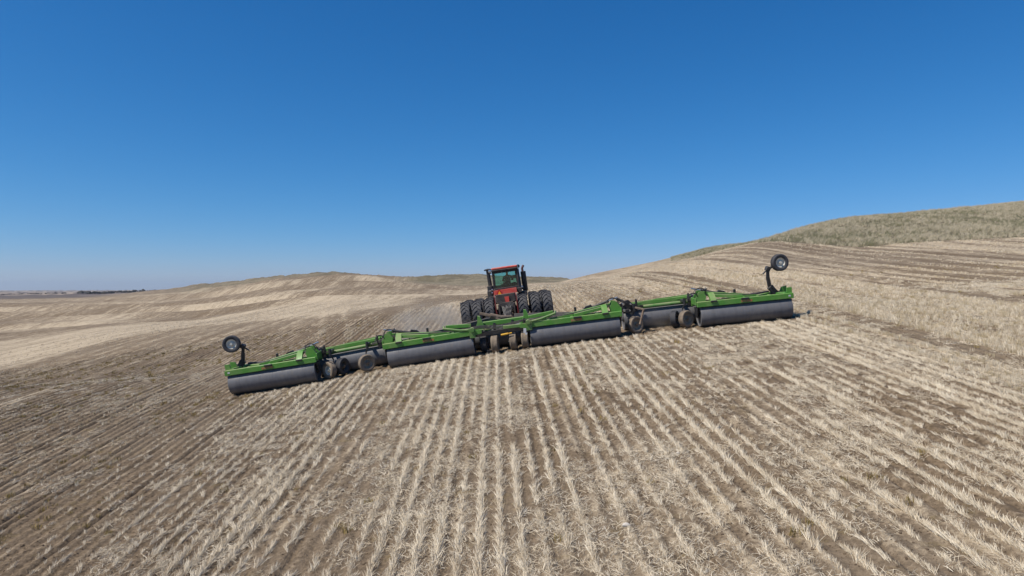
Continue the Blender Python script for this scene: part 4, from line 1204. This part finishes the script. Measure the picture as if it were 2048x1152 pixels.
# rear body below the window: red panel with its lower tongue, over two ribbed louvres
def rear_panel(b):
    prism(b, [(-0.62, 2.20), (-0.62, 1.98), (-0.42, 1.92), (-0.06, 1.76), (0.18, 1.76), (0.38, 1.90), (0.68, 1.96), (0.68, 2.22)], -0.02, 1.1)
    prism(b, [(-0.06, 1.80), (-0.03, 1.50), (0.03, 1.42), (0.13, 1.42), (0.18, 1.50), (0.19, 1.80)], -0.26, 0.10)
tp('rear_panel', M_RED, rear_panel)
for x in (-0.33, 0.42):
    lv = tp('rear_louvre', M_FRAME, lambda b, x=x: prism(b, [(0.02, 1.88), (-0.12, 1.82), (-0.18, 1.52), (0.02, 1.45)], x - 0.26, x + 0.26, 'x'))
    for k in range(7):
        xx = x - 0.24 + k * 0.08
        bm = bm_new(); prism(bm, [(0.0, 1.90), (-0.145, 1.835), (-0.205, 1.53), (-0.16, 1.53), (-0.10, 1.80)], xx - 0.012, xx + 0.012, 'x')
        obj('rib', bm, worn('rib_grey', (0.26, 0.23, 0.21), (0.16, 0.14, 0.13), 0.6) if k == 0 and x < 0 else bpy.data.materials['rib_grey'], lv)
tp('lower_body', M_FRAME, lambda b: (box(b, (0, 0.3, 1.72), (1.10, 1.0, 0.5), bev=0.03),))
def couplers(b):
    for k, (x, z) in enumerate(((-0.18, 1.25), (-0.10, 1.18), (-0.02, 1.30), (0.14, 1.36), (0.22, 1.42), (0.27, 1.33), (0.06, 1.20), (-0.22, 1.12))):
        tube(b, [(x, -0.64, z), (x, -0.80, z - 0.03)], 0.035, 8)
tp('hydraulic_couplers', M_CHROME, couplers)
def trac_hoses(b):
    for k in range(7):
        x = -0.24 + 0.075 * k
        tube(b, [(x, -0.78, 1.30 - 0.03 * (k % 3)), (x * 0.9, -1.0, 1.05), (x * 0.7, -1.15, 0.75), (x * 0.6, -1.5, 0.72)], 0.018, 6)
tp('hydraulic_hose', worn('grey_hose', (0.11, 0.11, 0.11), (0.2, 0.19, 0.18), 0.5), trac_hoses)
# SMV triangle
sg = tp('slow_vehicle_sign', M_SIGN_R, lambda b: prism(b, [(-0.21, 1.97), (0.21, 1.97), (0.235, 2.02), (0.03, 2.375), (-0.03, 2.375), (-0.235, 2.02)], -0.075, -0.06))
sg.matrix_local = Matrix.Translation((-0.30, -0.03, -0.12))
bm = bm_new(); prism(bm, [(-0.145, 2.01), (0.145, 2.01), (0, 2.285)], -0.084, -0.077); obj('orange_centre', bm, M_SIGN_O, sg)

# cab: floor, posts, roof, glass
CX, C0, C1 = 0.15, 0.95, 2.45            # centre x, rear y, front y
cw = 0.78
cab = tp('cab', M_BLACK, lambda b: (
    box(b, (CX, (C0 + C1) / 2, 2.04), (2 * cw, C1 - C0, 0.18), bev=0.03),
    box(b, (CX, C0 + 0.03, 2.20), (2 * cw - 0.02, 0.08, 0.22), bev=0.02),
    *[beam(b, (CX + sx * (cw - 0.05), yy_, 2.15), (CX + sx * (cw - 0.09), yy_ + (0.04 if yy_ < 1.5 else -0.06), 3.30), 0.10 if sx < 0 or yy_ > 1.5 else 0.19, 0.10 if sx < 0 or yy_ > 1.5 else 0.19) for sx in (-1, 1) for yy_ in (C0 + 0.06, C1 - 0.06)],
    box(b, (CX, C0 + 0.08, 3.24), (2 * cw - 0.1, 0.12, 0.12), bev=0.02), box(b, (CX, C1 - 0.1, 3.24), (2 * cw - 0.1, 0.12, 0.12), bev=0.02),
    box(b, (CX, C1 - 0.04, 2.32), (2 * cw - 0.02, 0.08, 0.30), bev=0.02)))
tp('roof', M_RED, lambda b: (box(b, (CX, (C0 + C1) / 2 + 0.02, 3.45), (1.52, C1 - C0 + 0.20, 0.13), bev=0.04), box(b, (CX, (C0 + C1) / 2, 3.345), (1.36, C1 - C0 + 0.1, 0.10), bev=0.02)))
tp('roof_visor', M_BLACK, lambda b: box(b, (CX, C0 - 0.08, 3.33), (1.50, 0.10, 0.10), (0.2, 0, 0), 0.02))
for nm, c, s in (('rear_window', (CX - 0.04, C0 + 0.045, 2.76), (1.26, 0.012, 0.90)), ('front_window', (CX, C1 - 0.06, 2.84), (1.36, 0.012, 0.76))):
    tp(nm, M_GLASS, lambda b, c=c, s=s: box(b, c, s), False)
for s in (-1, 1):
    tp('side_window', M_GLASS, lambda b, s=s: box(b, (CX + s * (cw - 0.06), (C0 + C1) / 2, 2.82), (0.012, C1 - C0 - 0.28, 0.80)), False)
tp('window_trim', M_BLACK, lambda b: (box(b, (CX - 0.04, C0 + 0.025, 3.20), (1.30, 0.03, 0.035)), box(b, (CX - 0.04, C0 + 0.025, 2.31), (1.30, 0.03, 0.035))))
tp('dashboard', M_BLACK, lambda b: (box(b, (CX + 0.1, C1 - 0.30, 2.42), (0.95, 0.30, 0.18), bev=0.03), box(b, (CX + 0.46, C1 - 0.75, 2.44), (0.20, 0.7, 0.22), bev=0.03), box(b, (CX + 0.50, C1 - 0.5, 2.86), (0.26, 0.06, 0.20), bev=0.01)))
tp('steering_wheel', M_BLACK, lambda b: (tube(b, [(CX - 0.02 + 0.2 * math.cos(t), C1 - 0.55 + 0.17 * math.sin(t), 2.72 + 0.09 * math.sin(t)) for t in np.linspace(0, 2 * math.pi, 18)], 0.018, 6), tube(b, [(CX - 0.02, C1 - 0.55, 2.72), (CX - 0.02, C1 - 0.3, 2.45)], 0.03, 8)))
tp('driver_seat', M_SEAT, lambda b: (box(b, (CX + 0.02, C0 + 0.62, 2.42), (0.50, 0.48, 0.14), bev=0.04), box(b, (CX + 0.02, C0 + 0.34, 2.48), (0.46, 0.10, 0.26), bev=0.04)))
# lamps
def lamp(x, y, z, r=0.075, face=(0, -1, 0)):
    M = Matrix.Translation((x, y, z)) @ yaw_facing(*face)
    bm = bm_new(); lathe(bm, [(-0.09, 0.0), (-0.09, r * 0.5), (0.0, r), (0.03, r), (0.03, r * 0.86), (0.02, r * 0.84)], 16)
    l = obj('work_lamp', bm, M_BLACK, tractor, M)
    bm = bm_new(); lathe(bm, [(0.018, r * 0.86), (0.03, r * 0.6), (0.036, 0)], 16); obj('lens', bm, M_CHROME, l)
lamp(CX - 0.86, C0 - 0.02, 3.34, 0.12); lamp(CX + 0.80, C0 + 0.02, 3.42, 0.10, (0.5, -0.8, 0))
lamp(-0.72, 0.55, 2.10, 0.06); lamp(-0.70, 0.55, 2.28, 0.06); lamp(0.86, 0.6, 2.16, 0.06); lamp(1.02, 0.6, 2.22, 0.07)
tp('lamp_bracket', M_BLACK, lambda b: (beam(b, (-0.75, 0.6, 2.0), (-0.55, 0.7, 2.3), 0.05, 0.05), beam(b, (0.8, 0.65, 2.05), (1.1, 0.65, 2.12), 0.06, 0.08), box(b, (CX + 0.80, C0 + 0.06, 3.42), (0.16, 0.16, 0.18), bev=0.02), beam(b, (CX - 0.9, C0, 3.2), (CX - 0.6, C0 + .1, 3.24), 0.03, 0.03)))
# air intake at left, exhaust at right
IX, IY = -0.80, 1.15
tp('air_intake', M_BLACK, lambda b: (tube(b, [(IX, IY, 2.2), (IX, IY, 2.48), (IX, IY, 2.52), (IX - 0.03, IY, 3.44)], [0.20, 0.19, 0.115, 0.10], 16),
    lathe(b, [(0.0, 0.09), (-0.01, 0.21), (0.03, 0.225), (0.08, 0.16), (0.10, 0.0)], 18, Matrix.Translation((IX - 0.03, IY, 3.42)) @ Matrix.Rotation(R(-90), 4, 'Y'))))
tp('air_cleaner', M_BLACK, lambda b: (tube(b, [(IX + 0.02, IY - 0.1, 1.45), (IX + 0.02, IY - 0.1, 1.5), (IX + 0.02, IY - 0.1, 2.2), (IX + 0.02, IY - 0.1, 2.26)], [0.2, 0.24, 0.24, 0.18], 18), box(b, (-0.70, 0.5, 1.72), (0.5, 0.6, 0.34), bev=0.03)))
EX, EY = 1.20, 1.35
tp('exhaust_stack', M_BLACK, lambda b: (tube(b, [(EX, EY, 1.9), (EX, EY, 2.0), (EX, EY, 3.08), (EX, EY, 3.10)], [0.09, 0.155, 0.155, 0.11], 18),))
tp('exhaust_tip', worn('burnt_pipe', (0.16, 0.07, 0.07), (0.11, 0.06, 0.06), 0.5, 0.3), lambda b: tube(b, [(EX - 0.02, EY, 3.08), (EX - 0.03, EY, 3.24), (EX + 0.0, EY, 3.33), (EX + 0.07, EY + 0.02, 3.44)], 0.07, 12))
tp('side_tank', M_FRAME, lambda b: (box(b, (1.02, 1.3, 1.82), (0.50, 1.3, 0.30), bev=0.05), box(b, (0.85, 0.7, 2.05), (0.25, 0.4, 0.3), bev=0.03)))
# hood, grille and front weights ahead of the cab
tp('hood', M_RED, lambda b: (box(b, (0.05, 3.85, 2.02), (1.05, 2.8, 0.75), bev=0.08), box(b, (0.05, 3.0, 2.42), (0.9, 1.0, 0.08), bev=0.03)))
gr = tp('grille', M_BLACK, lambda b: box(b, (0.05, 5.27, 1.95), (0.85, 0.05, 0.60), bev=0.01))
for k in range(6):
    bm = bm_new(); box(bm, (0.05, 5.31, 1.70 + k * 0.10), (0.80, 0.02, 0.03)); obj('grille_bar', bm, M_FRAME, gr)
tp('front_weight', M_FRAME, lambda b: box(b, (0.05, 5.6, 1.2), (0.9, 0.4, 0.5), bev=0.04))
for s in (-1, 1):
    tp('headlight', M_CHROME, lambda b, s=s: box(b, (0.05 + s * 0.28, 5.30, 2.26), (0.26, 0.04, 0.12), bev=0.01))
tp('step', M_BLACK, lambda b: [box(b, (-1.0, 2.3, 0.9 + 0.33 * k), (0.4, 0.3, 0.04)) for k in range(4)])

# ------------------------------------------------------------------ driver
def skin_body(name, V, E_, rad, mat, parent=None, sub=1):
    me = bpy.data.meshes.new(name); me.from_pydata(V, E_, [])
    o = bpy.data.objects.new(name, me); COL.objects.link(o)
    me.materials.append(mat)
    sk = o.modifiers.new('skin', 'SKIN'); 
    if not me.skin_vertices: bpy.context.view_layer.update()
    for i, r in enumerate(rad):
        me.skin_vertices[0].data[i].radius = (r, r) if not isinstance(r, tuple) else r
    me.skin_vertices[0].data[0].use_root = True
    sk.use_smooth_shade = True
    ss_ = o.modifiers.new('sub', 'SUBSURF'); ss_.levels = sub; ss_.render_levels = sub
    return o
M_JACKET = worn('dark_jacket', (0.022, 0.028, 0.045), (0.03, 0.035, 0.05), 0.9, 0, (0.1, 0.09, 0.08), 0.1, 6)
M_SKIN, _b, _g = new_mat('skin', 0.55, 0, 0.4); _b.inputs['Base Color'].default_value = (0.40, 0.22, 0.15, 1)
M_JEANS = worn('jeans', (0.03, 0.05, 0.09), (0.04, 0.06, 0.1), 0.9, 0, (0.2, 0.18, 0.15), 0.2, 6)
def build_driver():
    # metres, hips at origin, facing +Y
    V, E_, Rr, part = [], [], [], []
    def add(p, r, link=None):
        V.append(p); Rr.append(r)
        if link is not None: E_.append((link, len(V) - 1))
        return len(V) - 1
    pel = add((0, 0, 0.02), (0.16, 0.13))
    wst = add((0, -0.01, 0.20), (0.15, 0.12), pel)
    chs = add((0, 0.01, 0.38), (0.19, 0.13), wst)
    shl = add((0, 0.0, 0.50), (0.17, 0.10), chs)
    nk = add((0, 0.01, 0.58), 0.065, shl)
    nk2 = add((0.0, 0.02, 0.64), 0.06, nk)
    hd = add((0.01, 0.03, 0.73), (0.085, 0.095), nk2)
    tp_ = add((0.01, 0.03, 0.83), (0.075, 0.085), hd)
    nose = add((0.03, 0.135, 0.72), 0.018, hd)
    for s in (-1, 1):
        add((s * 0.085 + 0.01, 0.02, 0.73), 0.018, hd)            # ears
        sh = add((s * 0.20, 0.0, 0.47), 0.075, shl)
        el = add((s * 0.30, 0.10, 0.24), 0.055, sh)
        wr = add((s * 0.20, 0.34, 0.27), 0.035, el)
        pm = add((s * 0.17, 0.42, 0.28), (0.038, 0.02), wr)
        for k in range(4):
            f1 = add((s * (0.14 + 0.022 * k), 0.475 - 0.006 * abs(k - 1), 0.285), 0.0095, pm)
            f2 = add((s * (0.14 + 0.022 * k), 0.490, 0.255), 0.0085, f1)
            f3 = add((s * (0.14 + 0.022 * k), 0.465, 0.235), 0.0075, f2)
        t1 = add((s * 0.125, 0.415, 0.275), 0.011, pm); add((s * 0.115, 0.445, 0.255), 0.009, t1)
        hp = add((s * 0.10, 0.03, 0.0), 0.10, pel)
        kn = add((s * 0.16, 0.45, 0.02), 0.07, hp)
        an = add((s * 0.15, 0.58, -0.32), 0.045, kn)
        add((s * 0.16, 0.72, -0.36), (0.045, 0.035), an)
    o = skin_body('person', V, E_, Rr, M_JACKET)
    return o
dr = build_driver()
dr.matrix_world = Mt @ Matrix.Translation((CX + 0.10, C0 + 0.58, 2.44)) @ Matrix.Rotation(R(-6), 4, 'Z')
tag(dr, 'driver in dark jacket and cap sitting in the tractor cab, seen from behind', 'person')
dr.data.materials.append(M_SKIN); dr.data.materials.append(M_JEANS)
# hands, face and jeans by region: bake the skin so faces can take their own material
bpy.context.view_layer.update()
dg = bpy.context.evaluated_depsgraph_get()
me2 = bpy.data.meshes.new_from_object(dr.evaluated_get(dg))
dr.modifiers.clear(); dr.data = me2
me2.materials.clear()
for m_ in (M_JACKET, M_SKIN, M_JEANS): me2.materials.append(m_)
for p in me2.polygons:
    c = p.center; p.use_smooth = True
    p.material_index = 1 if (c.z > 0.60 or (c.y > 0.355 and c.z > 0.15)) else (2 if c.z < 0.06 or c.y > 0.36 else 0)
bm = bm_new()
lathe(bm, [(-0.02, 0.108), (0.0, 0.112), (0.05, 0.105), (0.09, 0.07), (0.10, 0.0)], 18, Matrix.Translation((0.01, 0.03, 0.80)) @ Matrix.Rotation(R(-90), 4, 'Y'))
prism(bm, [(0.10, 0.79), (0.21, 0.77), (0.21, 0.78), (0.10, 0.81)], -0.07, 0.09, 'x')
cap = obj('cap', bm, M_BLACK, dr)

# ------------------------------------------------------------------ small things and far things
def rock(name, x, y, s, label, col=(0.62, 0.57, 0.50)):
    bm = bm_new(); bmesh.ops.create_icosphere(bm, subdivisions=3, radius=1.0)
    for v in bm.verts:
        p = v.co.copy(); f = 0.8 + 0.4 * float(vnoise(np.array(p.x * 1.3 + x), np.array(p.y * 1.3 + p.z + y)))
        v.co = Vector((p.x * s * 1.35 * f, p.y * s * f, p.z * s * 0.75 * f))
    o = obj(name, bm, worn('stone_' + str(int(x * 10)), col, tuple(c * 0.8 for c in col), 0.85, 0, (0.35, 0.27, 0.2), 0.3, 6), None, Matrix.Translation((x, y, gz(x, y) + s * 0.42)))
    tag(o, label, 'stone')
    return o
def px_ground(px, py):
    """point of the field seen at that spot of the photograph (used once, for placing stones)"""
    lo = 8.0
    for Y in np.arange(8, 60, 0.02):
        X = (px - 1024) / F * Y
        if (gz(X, Y) - CAMZ) / Y >= (576 - py) / F: return X, Y
    return X, Y
for px, py, s, lab in ((1253, 1053, 0.055, 'pale stone lying between rows at the bottom centre right'),
                       (1356, 908, 0.035, 'small pale stone on bare soil right of centre'),
                       (1902, 1078, 0.03, 'small round stone in the bare furrow at lower right'),
                       (813, 896, 0.025, 'tiny white stone left of centre below the roller')):
    x, y = px_ground(px, py)
    rock('stone', x, y, s, lab)

# dark shelter belt on the far plain
def tree_line():
    bm = bm_new()
    for k in range(230):
        t = random.random()
        px = 160 + 190 * t ** 1.5 if k < 170 else random.uniform(0, 160)
        Y = 2300 + random.uniform(-60, 60) + (300 if k >= 170 else 0)
        X = (px - 1024) / F * Y
        hgt = random.uniform(5, 11) * (1.15 - 0.5 * t) * (1 if k < 170 else 0.5)
        z = gz(X, Y)
        for q in range(3):
            c = Vector((X + random.uniform(-5, 5), Y + random.uniform(-4, 4), z + hgt * random.uniform(0.35, 0.7)))
            bmesh.ops.create_icosphere(bm, subdivisions=1, radius=hgt * 0.42, matrix=Matrix.Translation(c) @ Matrix.Diagonal((random.uniform(.8, 1.5), 1, random.uniform(.7, 1.1), 1)))
    o = obj('tree_line', bm, worn('far_foliage', (0.035, 0.032, 0.028), (0.06, 0.05, 0.04), 0.95, dust_amt=0.0, scale=0.2), None, None, False)
    tag(o, 'dark leafless shelter belt along the edge of the far plain at left', 'trees', kind='stuff')
tree_line()

# thin dust raised by the wheels and drums
def dust(x, y, z, sx, sy, sz, den, label, seed):
    bm = bm_new(); bmesh.ops.create_icosphere(bm, subdivisions=3, radius=1.0)
    m = bpy.data.materials.new('dust_air'); m.use_nodes = True
    for n_ in list(m.node_tree.nodes): m.node_tree.nodes.remove(n_)
    g = N(m); out = g.n('ShaderNodeOutputMaterial'); pv = g.n('ShaderNodeVolumePrincipled')
    pv.inputs['Color'].default_value = (0.86, 0.76, 0.64, 1)
    tc = g.n('ShaderNodeTexCoord')
    mp = g.n('ShaderNodeMapping'); mp.inputs['Location'].default_value = (seed, 0, 0); g.link(tc.outputs['Object'], mp.inputs['Vector'])
    ln = g.n('ShaderNodeVectorMath', operation='LENGTH'); g.link(tc.outputs['Object'], ln.inputs[0])
    fall = g.ramp(g.math('SUBTRACT', 1.0, ln.outputs['Value']), 0.0, 0.75)
    nz = g.ramp(g.noise(mp.outputs[0], 2.6, 4, 0.6), 0.38, 0.68)
    g.link(g.math('MULTIPLY', g.math('MULTIPLY', fall, nz), den), pv.inputs['Density'])
    g.link(pv.outputs[0], out.inputs['Volume'])
    m.cycles.volume_step_rate = 2.0
    o = obj('dust_cloud', bm, m, None, Matrix.Translation((x, y, gz(x, y) + z)) @ Matrix.Diagonal((sx, sy, sz, 1)))
    tag(o, label, 'dust', kind='stuff')
dust(-4.4, 39.5, 0.4, 3.6, 4.5, 2.0, 0.7, 'pale dust drifting off the left wheels of the tractor', 3.0)
dust(6.6, 31.7, 0.2, 2.4, 0.9, 0.9, 0.3, 'faint dust under the right inner roller drum', 9.0)

# haze over the land
hz = bpy.data.materials.new('haze_air'); hz.use_nodes = True
nt = hz.node_tree
for n_ in list(nt.nodes): nt.nodes.remove(n_)
pv = nt.nodes.new('ShaderNodeVolumePrincipled'); mo = nt.nodes.new('ShaderNodeOutputMaterial')
pv.inputs['Color'].default_value = (0.72, 0.86, 1.0, 1); pv.inputs['Density'].default_value = 0.000035
pv.inputs['Anisotropy'].default_value = 0.2
nt.links.new(pv.outputs[0], mo.inputs['Volume'])
zlo = float(GZ.min()) - 2; zhi = float(max(GZ.max(), CAMZ)) + 3
bm = bm_new(); box(bm, (0, 0, (zlo + zhi) / 2), (54000, 54000, zhi - zlo))
ho = obj('haze', bm, hz, None, None, False)
tag(ho, 'thin blue haze lying over the far plain', 'haze', kind='stuff')
